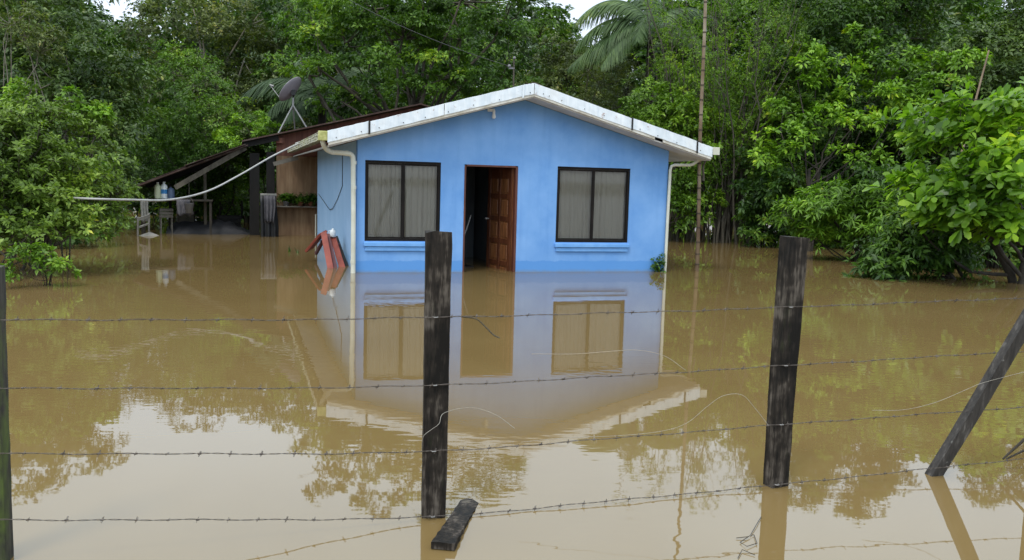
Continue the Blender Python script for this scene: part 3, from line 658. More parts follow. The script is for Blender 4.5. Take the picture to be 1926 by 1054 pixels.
T('broadleaf_tree', 'large round-topped dark tree right of the bamboo pole', 'tree', at_px(1590, 29),
  [(1560, 70, 29, 95, 70), (1660, 50, 29.5, 105, 70), (1500, 170, 28, 70, 60), (1610, 160, 27.5, 110, 70), (1700, 150, 28, 90, 70), (1530, 260, 27, 95, 60), (1650, 260, 27, 110, 70), (1460, 250, 27.5, 40, 40),
   (1480, 340, 26.5, 70, 44), (1590, 350, 26.5, 100, 50), (1710, 340, 27, 90, 60), (1610, -20, 30, 120, 50), (1740, 230, 27, 70, 70)],
  74000, .16, L_DARK, BARK_D, seed=21, per=34, clump=.75, droop=.4, twigs=60)
T('broadleaf_tree', 'lighter-leaved tree in front of the round-topped one', 'tree', at_px(1500, 24.5),
  [(1500, 150, 26, 34, 26), (1475, 200, 26, 34, 24), (1540, 135, 26, 40, 18), (1700, 120, 26, 50, 18), (1640, 180, 25.5, 50, 18), (1690, 195, 25.5, 45, 20), (1580, 230, 25, 55, 20), (1480, 270, 25, 40, 24), (1650, 130, 26, 30, 14), (1740, 250, 25, 60, 24), (1430, 310, 25, 26, 22), (1560, 100, 26, 24, 10), (1620, 60, 27, 30, 10), (1690, 280, 24.5, 40, 12), (1600, 300, 24.5, 40, 12), (1780, 160, 25, 34, 12), (1820, 120, 25.5, 26, 10)],
  9000, .17, L_YELLOW, BARK_D, seed=22, clump=.42, trunk_r=.09, stems=2, fill=.05)
T('broadleaf_tree', 'tall dusky green tree in the upper right corner', 'tree', at_px(1880, 27),
  [(1880, 105, 27, 60, 50), (1830, 130, 27, 60, 60), (1900, 170, 26.5, 80, 60), (1800, 200, 26.5, 60, 50), (1955, 40, 27, 60, 60), (1840, 280, 26.5, 110, 60)], 32000, .15, L_MID2, BARK_D, seed=23, per=26, clump=.62, droop=.55)
# near right tree with broad leaves
T('broadleaf_tree', 'near tree with big glossy leaves leaning in from the right edge', 'tree', at_px(1945, 17.3),
  [(1872, 190, 17, 50, 10), (1912, 215, 16.7, 50, 18), (1807, 222, 17.2, 54, 11), (1742, 240, 17.6, 40, 9), (1842, 255, 16.8, 60, 12), (1772, 272, 17.4, 36, 8), (1897, 290, 16.4, 50, 18),
   (1892, 330, 16, 56, 16), (1817, 340, 16.8, 56, 12), (1742, 346, 17, 44, 10), (1792, 372, 16.6, 60, 12), (1862, 378, 16.2, 60, 14), (1732, 384, 16.9, 40, 9), (1827, 408, 16.4, 56, 12), (1892, 425, 16.2, 50, 16), (1757, 420, 16.8, 44, 9), (1712, 408, 17.2, 26, 7), (1880, 440, 16.6, 40, 8)],
  4300, .24, L_BIG, BARK_D, seed=24, wd=.50, k_=6, per=5, droop=.30, trunk_r=.14, stems=2, hexa=True, twigs=30, fill=.3, spray=(.75, (-.7, -.1, .12)))
T('bush', 'low drooping bush trailing in the water at the right edge', 'bush', at_px(1820, 17.8),
  [(1760, 440, 17.6, 70, 40), (1690, 480, 17.6, 42, 32), (1790, 490, 17.9, 40, 20), (1670, 500, 17.4, 34, 16)], 8500, .17, L_MID, BARK_D, seed=25, wd=.3, k_=4, per=10, droop=.8, trunk_r=.08, stems=3, spray=(.7, (-.5, -.1, -.25)))
T('bush', 'fern-leaved bright green bush standing in water, right of the second fence post', 'bush', at_px(1600, 21.5),
  [(1575, 362, 21.5, 40, 7), (1610, 352, 21.2, 26, 5), (1505, 385, 21.8, 30, 7), (1545, 392, 21.4, 36, 7), (1650, 378, 21, 34, 7), (1600, 402, 21.2, 44, 8), (1690, 400, 20.6, 34, 8), (1640, 430, 20.8, 40, 10), (1475, 398, 22, 14, 6), (1530, 420, 22, 40, 9), (1700, 450, 20, 30, 12), (1600, 440, 21.8, 60, 12)], 9500, .19, L_YELLOW, BARK_D, seed=26, wd=.24, k_=4, per=9, droop=.75, trunk_r=.07, stems=3, twigs=60, spray=(.6, (-.25, -.1, .05)))
# left foreground bush
T('bush', 'large sprawling light green bush in the left foreground water', 'bush', at_px(30, 14.6),
  [(20, 230, 14.6, 46, 34), (75, 215, 15, 40, 22), (125, 250, 15.2, 40, 26), (175, 285, 15.4, 40, 24), (50, 280, 14.4, 70, 36), (120, 315, 14.8, 70, 34), (200, 325, 15.4, 34, 26), (0, 330, 14.2, 80, 46), (80, 355, 14.4, 80, 36), (165, 365, 15, 54, 30),
   (215, 375, 15.5, 26, 26), (20, 400, 14, 80, 34), (110, 405, 14.4, 76, 30), (190, 415, 15.2, 44, 24), (30, 438, 13.8, 56, 14), (120, 430, 14.2, 56, 12), (-70, 330, 14.5, 110, 120), (15, 462, 13.4, 26, 8), (60, 165, 15.4, 10, 22), (140, 190, 15.6, 14, 16), (235, 350, 15.6, 14, 16), (185, 245, 15.6, 20, 10)],
  29000, .10, L_BUSH, BARK, seed=27, wd=.42, k_=4, per=12, droop=.35, stems=6, trunk_r=.08, twigs=60, fill=.35, spray=(.62, (.1, -.1, .35)))
T('bush', 'upright leafy shoots on top of the left foreground bush', 'bush', at_px(95, 15.6),
  [(35, 175, 15.6, 12, 22), (55, 215, 15.6, 16, 26), (140, 185, 15.8, 10, 16), (125, 215, 15.8, 16, 18), (175, 215, 15.8, 26, 8)], 1500, .11, L_YELLOW, BARK, seed=28, wd=.5, clump=.12, per=5, stems=3, trunk_r=.03, twigs=20)
T('bush', 'leafy twig drooping to the water below the left bush', 'bush', at_px(60, 12.8),
  [(60, 480, 12.8, 30, 14), (40, 505, 12.6, 22, 8), (125, 508, 12.9, 22, 5), (25, 530, 12.4, 8, 8), (95, 495, 12.8, 26, 6)], 900, .085, L_LIGHT, BARK_D, seed=29, wd=.5, clump=.10, per=4, trunk_r=.02, stems=2, twigs=14)

# feathery upright tree: many thin ascending branches carrying small leaves
def feathery(px, D, label, seed, height, spread, nb, nleaf, mat):
    rng = np.random.default_rng(seed); x, y = at_px(px, D)
    root = thing('feathery_tree', (x, y, -.75), label, 'tree'); tb = MB(); PP = []; AA = []
    for i in range(nb):
        az = rng.uniform(0, 6.283); rr_ = spread * math.sqrt(rng.random()); st = np.array([rng.normal(0, .45), rng.normal(0, .35), -.1])
        tip = np.array([st[0] + math.cos(az) * rr_, st[1] + math.sin(az) * rr_ * .7, height * rng.uniform(.6, 1.05)])
        pts = []; r0 = rng.uniform(.02, .065)
        for j in range(10):
            t = j / 9; p = st + (tip - st) * np.array([t ** 1.7, t ** 1.7, t]) + rng.normal(0, .05, 3); pts.append(p)
        tb.tube(pts, [r0 * (1 - .85 * j / 9) for j in range(10)], 5, cap=False)
        for j in range(4, 10):
            for q in range(2):
                a = rng.uniform(0, 6.283); e_ = pts[j] + np.array([math.cos(a) * .45, math.sin(a) * .45, rng.uniform(.3, .8)]) * rng.uniform(.6, 1.2)
                tb.tube([pts[j], (pts[j] + e_) / 2 + rng.normal(0, .03, 3), e_], [.009, .006, .003], 3, cap=False)
                for u in np.linspace(.2, 1, 7): PP.append(pts[j] + (e_ - pts[j]) * u + rng.normal(0, .05, 3)); AA.append(e_ - pts[j])
    tb.build('trunk', BARK, root)
    PP = np.array(PP); AA = unit(np.array(AA) + rng.normal(0, .2, (len(AA), 3))); kk = max(2, nleaf // len(PP))
    V, F = rosettes(PP, AA, kk, .10, .24, rng, (.2, 1.1), .2); npmesh('crown', V, F, mat, root)
feathery(1365, 27.5, 'airy light green tree of thin upright branches behind the bamboo pole', 41, 8.4, 2.4, 52, 34000, L_LIGHT)
feathery(1262, 28.6, 'thin-branched airy tree left of the bamboo pole, above the eave', 42, 8.6, 1.7, 30, 20000, L_LIGHT)

# bare, dark flooded stems at the right of the house
def stems(px, D, label, seed, n_, h, mat=BARK_D):
    rng = np.random.default_rng(seed); x, y = at_px(px, D); root = thing('flooded_shrub', (x, y, -.75), label, 'shrub'); tb = MB(); PP = []
    for i in range(n_):
        a = rng.uniform(0, 6.28); st = np.array([rng.normal(0, .3), rng.normal(0, .3), -.1]); tip = st + np.array([math.cos(a) * h * .25, math.sin(a) * h * .2, h * rng.uniform(.7, 1.1)])
        pts = limb(tb, st, tip, rng.uniform(.03, .08), .015, rng, 7, .12, 6); PP += pts[3:]
    tb.build('trunk', mat, root); PP = np.array(PP); PP = np.repeat(PP, 7, 0) + rng.normal(0, .16, (len(PP) * 7, 3)); PP[:, 2] = np.maximum(PP[:, 2], .8)
    V, F = rosettes(PP, unit(rng.normal(0, .4, PP.shape) + np.array([0, 0, 1.])), 5, .11, .4, rng); V[:, 2] = np.maximum(V[:, 2], .76); npmesh('crown', V, F, L_MID, root)
stems(1345, 28.6, 'clump of dark flooded stems right of the bamboo pole', 51, 7, 4.2)
stems(1390, 30.0, 'pair of thin dark leaning stems standing in pale water', 52, 3, 3.6)
stems(1275, 30.5, 'dark stems close behind the right wall of the blue house', 53, 6, 3.2)
stems(1430, 31.5, 'spindly stems in the gap before the large right tree', 54, 4, 2.6)
stems(395, 28.5, 'dark crooked trunks seen under the lean-to roof, left of its post', 55, 5, 3.6)
stems(450, 30.5, 'dark thin trunks seen beside the thick lean-to post', 56, 4, 3.6)

# coconut palms
def palm(px, D, h, label, seed, fronds, trunk_r=.14, lean=(.3, 0), lm=None):
    rng = np.random.default_rng(seed); x, y = at_px(px, D); root = thing('coconut_palm', (x, y, -.75), label, 'palm tree')
    tb = MB(); top = np.array([lean[0], lean[1], h + .75]); tb.tube([np.array([0, 0, -.1]) + (top - np.array([0, 0, -.1])) * t + np.array([lean[0] * .3 * math.sin(math.pi * t), 0, 0]) for t in np.linspace(0, 1, 12)], [trunk_r * (1.25 - .4 * t) for t in np.linspace(0, 1, 12)], 10)
    tb.build('trunk', BARK_D, root)
    for (az, el, ln, dr) in fronds:
        az, el = R(az), R(el); d0 = np.array([math.cos(az) * math.cos(el), math.sin(az) * math.cos(el), math.sin(el)]); fm = MB(); pts = []
        p = top.copy(); d = d0.copy(); nseg = 22; st = ln / nseg; VV = []; sidev = np.array([-math.sin(az), math.cos(az), 0])
        for i in range(nseg + 1):
            pts.append(p.copy()); d = unit(d + np.array([0, 0, -dr / nseg])); p = p + d * st
        fm.tube(pts, [.028 * (1 - .9 * i / nseg) for i in range(nseg + 1)], 5, cap=False)
        for i in range(2, nseg):
            for sub in (0, .25, .5, .75):
                pp = pts[i] + (pts[i + 1] - pts[i]) * sub; dd = unit(pts[i + 1] - pts[i]); t = (i + sub) / nseg
                ll = ln * .27 * math.sin(math.pi * min(1, .12 + t * .86)) ** .7
                for sg in (-1, 1):
                    q = unit(sidev * sg * .75 + dd * .55 + np.array([0, 0, -.45]) + rng.normal(0, .07, 3)); wv = dd * .026
                    mid = pp + q * ll * .5 + np.array([0, 0, -ll * .06]); tip = pp + q * ll + np.array([0, 0, -ll * .36])
                    VV += [pp - wv * .6, pp + wv * .6, mid + wv, mid - wv, mid - wv, mid + wv, tip + wv * .1, tip - wv * .1]
        fm.add(VV, [tuple(range(j, j + 4)) for j in range(0, len(VV), 4)])
        fm.build('frond', lm or L_PALM, root)
palm(588, 29.5, pd(590, 185, 29.5)[2], 'coconut palm left of the layered tree, fronds arching behind the satellite dish', 61,
     [(172, 48, 3.3, 1.9), (200, 30, 2.2, 1.9), (183, -2, 2.6, .9), (-20, 0, 2.2, .9), (60, 60, 3.0, 1.6), (120, 65, 3.0, 1.6), (240, 10, 2.0, 1.3)])
palm(1222, 30.5, pd(1203, 48, 30.5)[2], 'tall coconut palm right of the roof peak, fronds against the sky', 62,
     [(170, 35, 3.0, 1.9), (190, 20, 2.7, 2.2), (150, 60, 2.8, 1.9), (90, 70, 2.6, 1.7), (20, 50, 2.8, 1.6), (-30, 10, 2.8, 1.4), (210, -10, 2.6, 1.1), (182, -4, 3.2, .9), (250, 30, 2.4, 1.9), (300, 20, 2.4, 1.6), (120, 35, 2.8, 2.0), (165, 60, 3.2, 2.4)], lean=(-.25, 0), lm=L_PALM2)

# ---- forest behind: individual trees from shared meshes, heights set to the tree line in the photo
def proto(seed, mat, n_, ln):
    rng = np.random.default_rng(seed); lob = []
    for i in range(9):
        a = rng.uniform(0, 6.283); r_ = rng.uniform(.4, 1.9); z = rng.uniform(2.0, 8.6); s_ = 1.25 + .5 * math.sin(z / 9 * math.pi)
        lob.append((math.cos(a) * r_ * s_ * .6, math.sin(a) * r_ * s_ * .6, z, rng.uniform(1.2, 1.9), rng.uniform(1.1, 1.7), rng.uniform(.8, 1.3)))
    lob.append((0, 0, 9.0, 1.3, 1.3, .8)); V, F, cc = crown(lob, n_, ln, .45, rng, 6, .75, 12, .4, .6, .1)
    root = thing('forest_tree', (0, 0, 0), 'x', 'tree'); cr_ = npmesh('crown', V, F, mat, root); tb = MB()
    limb(tb, (0, 0, -.4), (0, 0, 5), .22, .12, rng, 6, .05, 8)
    for l_ in lob[:7]: limb(tb, (0, 0, min(4.5, l_[2] * .5)), l_[:3], .08, .02, rng, 4, .1, 5)
    tb.build('trunk', BARK_D, root); return root
PROT = [proto(71, L_DARK, 15000, .24), proto(72, L_MID, 15000, .22), proto(73, L_FARHAZE, 12000, .26)]
ORD = ['leftmost', 'second', 'third', 'fourth', 'fifth', 'sixth', 'seventh', 'eighth', 'ninth', 'tenth', 'eleventh', 'twelfth', 'thirteenth', 'fourteenth', 'fifteenth', 'sixteenth', 'seventeenth', 'eighteenth', 'nineteenth', 'twentieth']
CNT = {}
def nth(lab):
    """place within its kind, counted from the left"""
    n_ = CNT.get(lab, 0); CNT[lab] = n_ + 1; return lab + (', leftmost' if n_ == 0 else ', %s from left' % (ORD[n_] if n_ < len(ORD) else str(n_ + 1) + 'th'))
used = [False] * 3
def skyline(px):
    """tree line of the photo: image height of the tops"""
    P = [(-400, -40), (110, -30), (135, 44), (300, 46), (330, 0), (560, 0), (960, 8), (1000, 62), (1090, 100), (1200, 60), (1230, -20), (1780, -25), (1812, 34), (1885, 34), (1910, -30), (2400, -40)]
    return float(np.interp(px, [p[0] for p in P], [p[1] for p in P]))
def far_tree(px, D, kind, label, group, wide=1.0, top=None, rz=0.):
    x, y = at_px(px, D); zt = pd(px, skyline(px) if top is None else top, D)[2]
    src = PROT[kind]
    if not used[kind]: r_ = src; used[kind] = True
    else:
        r_ = src.copy(); C.objects.link(r_)
        for ch in list(src.children):
            c_ = ch.copy(); C.objects.link(c_); c_.parent = r_
    r_.location = (x, y, -.6); s_ = (zt + .6) / 9.6; r_.scale = (s_ * wide, s_ * wide, s_); r_.rotation_euler = (0, 0, rz)
    r_['label'] = nth(label); r_['group'] = group; r_['category'] = 'tree'; return r_
rq = random.Random(8)
kd = ['dark green', 'mid green', 'haze-tinted grey-green']
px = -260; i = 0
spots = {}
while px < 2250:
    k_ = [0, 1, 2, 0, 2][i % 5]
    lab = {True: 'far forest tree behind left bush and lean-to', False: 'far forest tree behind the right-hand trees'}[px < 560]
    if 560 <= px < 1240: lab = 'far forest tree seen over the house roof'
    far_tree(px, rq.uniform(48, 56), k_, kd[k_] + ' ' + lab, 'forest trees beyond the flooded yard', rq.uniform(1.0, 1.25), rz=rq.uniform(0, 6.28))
    px += rq.uniform(85, 115); i += 1
px = -200; i = 0
while px < 2200:
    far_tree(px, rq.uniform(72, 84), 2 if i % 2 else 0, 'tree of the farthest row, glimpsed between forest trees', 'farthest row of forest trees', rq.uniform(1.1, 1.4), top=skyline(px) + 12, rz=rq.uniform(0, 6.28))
    px += rq.uniform(75, 95); i += 1
# understorey bushes along the flooded forest edge
def bproto(seed, mat):
    rng = np.random.default_rng(seed); lob = [(rng.uniform(-.8, .8), rng.uniform(-.5, .5), rng.uniform(.3, 1.3), rng.uniform(.5, .8), rng.uniform(.5, .8), rng.uniform(.35, .6)) for _ in range(6)]
    V, F, cc = crown(lob, 4800, .14, .42, rng, 6, .3, 10, .45, .6, .15); V[:, 2] = np.maximum(V[:, 2], .02)
    root = thing('undergrowth_bush', (0, 0, 0), 'x', 'bush'); npmesh('crown', V, F, mat, root); tb = MB()
    for l_ in lob: limb(tb, (l_[0] * .3, l_[1] * .3, -.75), l_[:3], .03, .01, rng, 4, .1, 5)
    tb.build('stem', BARK_D, root); return root
BP = [bproto(81, L_DARK), bproto(82, L_MID)]; bu = [False, False]
def under(px, D, k_, s_, label):
    src = BP[k_]
    if not bu[k_]: r_ = src; bu[k_] = True
    else:
        r_ = src.copy(); C.objects.link(r_)
        for ch in list(src.children):
            c_ = ch.copy(); C.objects.link(c_); c_.parent = r_
    x, y = at_px(px, D); r_.location = (x, y, 0); r_.scale = (s_, s_, s_ * rq.uniform(.8, 1.3)); r_.rotation_euler = (0, 0, rq.uniform(0, 6.28))
    r_['label'] = nth(label); r_['group'] = 'undergrowth bushes at the edge of the flooded forest'; r_['category'] = 'bush'
for (a, b_, D0, D1, lab) in ((-150, 110, 19, 22, 'undergrowth bush behind the big left bush'), (255, 560, 30, 33, 'undergrowth bush behind the lean-to'),
                             (560, 1240, 36, 38, 'undergrowth bush behind the blue house'), (1450, 1720, 26, 29, 'undergrowth bush under the large right tree'), (1730, 2050, 20.5, 23, 'shaded undergrowth bush behind the near right tree')):
    px = a
    while px < b_:
        k_ = rq.random() < .35; under(px, rq.uniform(D0, D1), int(k_), rq.uniform(1.0, 1.5), ('mid green ' if k_ else 'dark green ') + lab); px += rq.uniform(50, 75)
px = 240
while px < 1900:
    k_ = rq.random() < .4; under(px, rq.uniform(40, 44), int(k_), rq.uniform(1.5, 2.1), ('mid green ' if k_ else 'dark green ') + 'low bush far back between forest trunks'); px += rq.uniform(80, 110)

# ------------------------------------------------------------------ rear wooden building with lean-to
RB = -9.85
def rb(px, py, t=RB): return hs(px, py, t)
RT_ = thing('wooden_outbuilding', HW(0, RB, 0), 'brown wooden outbuilding with a rusty roof and open lean-to behind the blue house', 'outbuilding', rz=YAW)
def loc(s, t, z): return (s, -(t - RB), z)             # to this thing's local frame
rs, rz_ = rb(787, 197); es, ez = rb(455, 266); ls, lz = rb(250, 353); bs, _ = rb(520, 400)
mb = MB(); mb.box(((bs + .95) / 2, .06, .70), (.95 - bs, .10, 3.0)); mb.build('plank_wall', BROWNWALL, RT_)
sl_ = (rz_ - ez) / (rs - es)
mb = MB(); a0, a1 = bs + .0, 6.6                                                    # reddish gable boarding
mb.add([(a0, .03, 2.201), (a1, .03, 2.201), (a1, .03, rz_ - .1 - sl_ * (a1 - rs)), (rs, .03, rz_ - .06), (a0, .03, rz_ - .06 - sl_ * (rs - a0)),
        (a0, .09, 2.201), (a1, .09, 2.201), (a1, .09, rz_ - .1 - sl_ * (a1 - rs)), (rs, .09, rz_ - .06), (a0, .09, rz_ - .06 - sl_ * (rs - a0))],
       [(0, 1, 2, 3, 4), (9, 8, 7, 6, 5), (0, 5, 6, 1), (1, 6, 7, 2), (2, 7, 8, 3), (3, 8, 9, 4), (4, 9, 5, 0)]); mb.build('gable_boards', REDBOARD, RT_)
def slab(s0, z0, s1, z1, y0, y1, th):
    m_ = MB(); n_ = 40; vt = []
    for i in range(n_ * 2 + 1):
        y = y0 + (y1 - y0) * i / (n_ * 2); dz = .012 * (-1) ** i
        vt += [(s0, y, z0 + dz), (s1, y, z1 + dz), (s0, y, z0 - th), (s1, y, z1 - th)]
    fs = []
    for i in range(n_ * 2):
        a = i * 4; fs += [(a, a + 1, a + 5, a + 4), (a + 2, a + 6, a + 7, a + 3), (a + 1, a + 3, a + 7, a + 5), (a, a + 4, a + 6, a + 2)]
    fs += [(0, 2, 3, 1), (len(vt) - 4, len(vt) - 3, len(vt) - 1, len(vt) - 2)]; m_.add(vt, fs); return m_
slab(rs, rz_, es, ez, -.35, 5.0, .025).build('main_roof_sheet', RUSTROOF, RT_)
slab(rs + .002, rz_, 7.0, rz_ - sl_ * (7.0 - rs), -.35, 5.0, .025).build('main_roof_sheet', RUSTROOF, RT_)
slab(es + .15, ez - .10, ls, lz, -.30, 4.0, .025).build('lean_to_roof_sheet', RUSTROOF, RT_)
for (fa, fb, y0, y1, dz, dr) in ((.02, .55, -.42, .55, .035, .03), (.40, .98, .1, 1.0, .05, -.02), (.30, .80, 1.1, 2.2, .03, .04)):
    sA, sB = es + .15 + (ls - es - .15) * fa, es + .15 + (ls - es - .15) * fb; zA = ez - .10 + (lz - ez + .10) * fa + dz; zB = ez - .10 + (lz - ez + .10) * fb + dz + dr
    slab(sA, zA, sB, zB, y0, y1, .006).build('loose_roof_sheet', RUSTROOF, RT_)
bm_ = MB(); b1s, b1z = rb(330, 353); b2s, b2z = rb(530, 268)
bm_.beam((b1s, -.2, b1z), (es + .1, -.2, ez - .17), .05, .13); bm_.build('rafter', BARK, RT_)
for yy in (.8, 1.9, 3.0):
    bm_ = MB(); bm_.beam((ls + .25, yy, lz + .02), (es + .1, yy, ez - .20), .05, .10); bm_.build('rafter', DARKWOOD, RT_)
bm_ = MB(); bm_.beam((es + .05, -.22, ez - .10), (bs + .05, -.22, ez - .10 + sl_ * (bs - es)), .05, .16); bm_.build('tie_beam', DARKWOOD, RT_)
bm_ = MB(); q = rb(527, 258); bm_.box((q[0] - .02, -.10, q[1] - .10), (.20, .16, .14)); bm_.build('beam_end', REDBOARD, RT_)
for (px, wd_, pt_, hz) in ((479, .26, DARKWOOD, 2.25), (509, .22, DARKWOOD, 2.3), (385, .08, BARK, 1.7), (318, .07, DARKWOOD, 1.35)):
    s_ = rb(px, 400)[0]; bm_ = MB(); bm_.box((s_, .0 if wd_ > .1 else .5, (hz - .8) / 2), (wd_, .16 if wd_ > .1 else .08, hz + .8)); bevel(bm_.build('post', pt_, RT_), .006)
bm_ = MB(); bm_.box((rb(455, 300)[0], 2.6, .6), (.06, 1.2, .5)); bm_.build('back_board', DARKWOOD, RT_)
bm_ = MB(); q0 = rb(514, 309, RB + .35); q1 = rb(560, 297, RB + .35); bm_.beam((q0[0], -.45, q0[1]), (q1[0], -.45, q1[1]), .05, .11); bm_.build('bracket_board', GREYWOOD, RT_)
bm_ = MB(); q0 = rb(516, 386); q1 = rb(594, 390); bm_.box(((q0[0] + q1[0]) / 2, -.12, q0[1] - .03), (q1[0] - q0[0] + .5, .24, .03)); bm_.build('shelf', GREYWOOD, RT_)
shz = q0[1] - .015
q = rb(594, 403, RB + .15); q2 = rb(594, 448, RB + .15)
bm_ = MB(); bm_.tube([HW(q[0], RB + .15, q[1]), HW(q[0], RB + .15, -.75)], .022, 8); tag(bm_.build('standpipe', PVC, None, HW(q[0], RB + .15, -.75)), 'thin white water pipe standing at the corner of the brown plank wall', 'pipe')
# potted plants on the shelf
for (px, lab, sd_) in ((538, 'potted fern at the left of the shelf on the brown wall', 1), (565, 'low potted plant in the middle of the brown wall shelf', 2), (584, 'dark bushy potted plant at the right end of the brown wall shelf', 3)):
    s_ = rb(px, 380)[0]; P0 = HW(s_, RB + .12, shz); rt = thing('potted_plant', P0, lab, 'plant', 'potted plants on the shelf')
    pm = MB(); pm.lathe([(0, .001), (.07, .001), (.09, .12), (.10, .125), (.085, .13), (0, .12)], (0, 0, 0), 14); pm.build('pot', TERRA if sd_ > 1 else GREYPL, rt)
    rng = np.random.default_rng(90 + sd_); PP = rng.normal(0, 1, (60, 3)) * np.array([.13, .06, .05]) + np.array([0, 0, .21 if sd_ != 2 else .16])
    V, F = rosettes(PP, unit(rng.normal(0, .5, PP.shape) + np.array([0, 0, 1.])), 6, .12, .3, rng); npmesh('foliage', V, F, L_MID if sd_ == 1 else L_DARK, rt)
# clothes rack: white frame with dark garments
P0 = np.array([*HW(rb(505, 400)[0] - .02, RB + .62, 0)[:2], 0]); s_c = rb(505, 400, RB + .62)
rt = thing('clothes_rack', HW(s_c[0], RB + .62, -.75), 'white framed rack with dark clothes hanging, beside the brown wall', 'clothes rack', rz=YAW)
q = rb(505, 366, RB + .62)[1] + .75
bm_ = MB(); bm_.box((0, 0, q), (.42, .04, .05)); bm_.box((-.19, 0, q - .19), (.05, .04, .325)); bm_.box((.19, .0, q - .13), (.035, .035, .205)); bm_.build('frame', PALECLOTH, rt)
for sx in (-.19, .19): bm_ = MB(); bm_.box((sx, .0, (q - .36) / 2), (.034, .034, q - .36)); bm_.build('leg', BLACK, rt)
def cloth(nm, x0, x1, z0, z1, y, mat, par, sd_):
    r_ = random.Random(sd_); m_ = MB(); n_ = 14; rows = []
    for j in range(7):
        u = j / 6; rows += [(x0 + (x1 - x0) * (i / n_) * (1 - .2 * u * math.sin(3 * u + sd_)) + .02 * u, y + .03 * math.sin(i * 1.3 + sd_) * (.4 + u), z1 + (z0 - z1) * u + .03 * math.sin(i * .9 + sd_) * u) for i in range(n_ + 1)]
    m_.add(rows, [(j * (n_ + 1) + i, j * (n_ + 1) + i + 1, (j + 1) * (n_ + 1) + i + 1, (j + 1) * (n_ + 1) + i) for j in range(6) for i in range(n_)], True)
    o = m_.build(nm, mat, par); md = o.modifiers.new('t', 'SOLIDIFY'); md.thickness = .008; return o
tag(cloth('garment', -.22, .20, q - 1.35, q - .03, -.03, BLACK, rt, 3), 'black garment'); tag(cloth('garment', -.12, .17, q - .75, q - .03, -.08, GARMENT, rt, 5), 'grey garment')
# work bench at the left end of the lean-to, with containers
T0 = RB + .10
bq0, bq1 = rb(262, 374, T0), rb(400, 374, T0)
rt = thing('work_bench', HW((bq0[0] + bq1[0]) / 2, T0 - .3, -.75), 'cluttered grey timber bench under the low end of the lean-to', 'bench', rz=YAW)
bw = bq1[0] - bq0[0]; bz = bq0[1] + .75
bm_ = MB(); bm_.box((0, 0, bz - .02), (bw, .6, .04)); bm_.build('bench_top', BARK_D, rt)
for sx in (-1, 1):
    for sy in (-1, 1): bm_ = MB(); bm_.box((sx * (bw / 2 - .06), sy * .24, (bz - .045) / 2), (.06, .06, bz - .045)); bm_.build('leg', BARK_D, rt)
cl = cloth('hanging_rag', -bw / 2 + .02, -bw / 2 + .22, bz - .62, bz - .0, -.33, PALECLOTH, rt, 7); cl2 = cloth('hanging_rag', .0, .35, bz - .42, bz - .0, -.335, GARMENT, rt, 2)
TZ = bz - .75
def container(name, px, h, r_, mat, label, cap_mat, band=None, t=T0 - .18, group='plastic containers on the lean-to bench'):
    s_ = rb(px, 372, t)[0]; rt_ = thing(name, HW(s_, t, TZ + .002), label, 'bottle', group)
    m_ = MB(); m_.lathe([(0, 0), (r_ * .95, 0), (r_, .02), (r_, h * .70), (r_ * .85, h * .80), (r_ * .35, h * .88), (r_ * .33, h * .92), (0, h * .92)], (0, 0, 0), 18); m_.build('body', mat, rt_)
    m_ = MB(); m_.lathe([(0, h * .925), (r_ * .40, h * .925), (r_ * .40, h), (0, h)], (0, 0, 0), 14); m_.build('cap', cap_mat, rt_)
    if band: m_ = MB(); m_.lathe([(r_ * 1.012, h * .30), (r_ * 1.012, h * .55)], (0, 0, 0), 18); m_.build('paper_band', band, rt_)
container('plastic_bottle', 297, .44, .085, YELPL, 'pale yellow-green plastic bottle on the lean-to bench', WHITEPL)
container('plastic_bottle', 309, .46, .085, WHITEPL, 'white plastic bottle with a blue band on the lean-to bench', WHITEPL, BLUEPL)
container('plastic_bottle', 322, .34, .09, DIMBLUE, 'dim blue plastic jug on the lean-to bench', BLACK)
# more clutter round the bench
def crate(px, py, t, w_, h_, mat, label):
    q = rb(px, py, t); rt_ = thing('crate', HW(q[0], t, -.75), label, 'crate', 'crates under the lean-to', rz=YAW + .2); z1 = q[1] + .75; z0 = z1 - h_
    for k in range(3):
        zz = z0 + (k + .5) * h_ / 3; m_ = MB(); hh = h_ / 3 * .8
        m_.box((0, -w_ * .35, zz), (w_, .015, hh)); m_.box((0, w_ * .35, zz), (w_, .015, hh)); m_.box((-w_ / 2 + .008, 0, zz), (.015, w_ * .66, hh)); m_.box((w_ / 2 - .008, 0, zz), (.015, w_ * .66, hh)); m_.build('slat', mat, rt_)
    for sx in (-1, 1):
        for sy in (-1, 1): m_ = MB(); m_.box((sx * (w_ / 2 - .03), sy * (w_ * .35 - .025), z1 / 2), (.03, .03, z1)); m_.build('leg', mat, rt_)
crate(312, 392, RB - .3, .34, .26, GREYWOOD, 'small grey slatted crate under the lean-to bench')
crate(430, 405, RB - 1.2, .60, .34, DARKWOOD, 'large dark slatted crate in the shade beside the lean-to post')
crate(348, 398, RB - .9, .42, .30, BARK, 'brown slatted crate behind the lean-to bench')
# bucket hanging from a rafter
q = rb(356, 380, RB + .25); rt = thing('bucket', HW(q[0], RB + .25, q[1] - .30), 'grey bucket hanging under the lean-to roof', 'bucket')
m_ = MB(); m_.lathe([(0, 0), (.085, 0), (.115, .26), (.122, .265), (.110, .258), (.08, .01), (0, .01)], (0, 0, 0), 18); m_.build('body', GREYPL, rt)
m_ = MB(); m_.tube([(-.115, 0, .25), (-.08, 0, .36), (0, 0, .42), (.08, 0, .36), (.115, 0, .25)], .006, 6); m_.tube([(0, 0, .42), (0, 0, .80)], .006, 6); m_.build('handle', WIRE, rt)
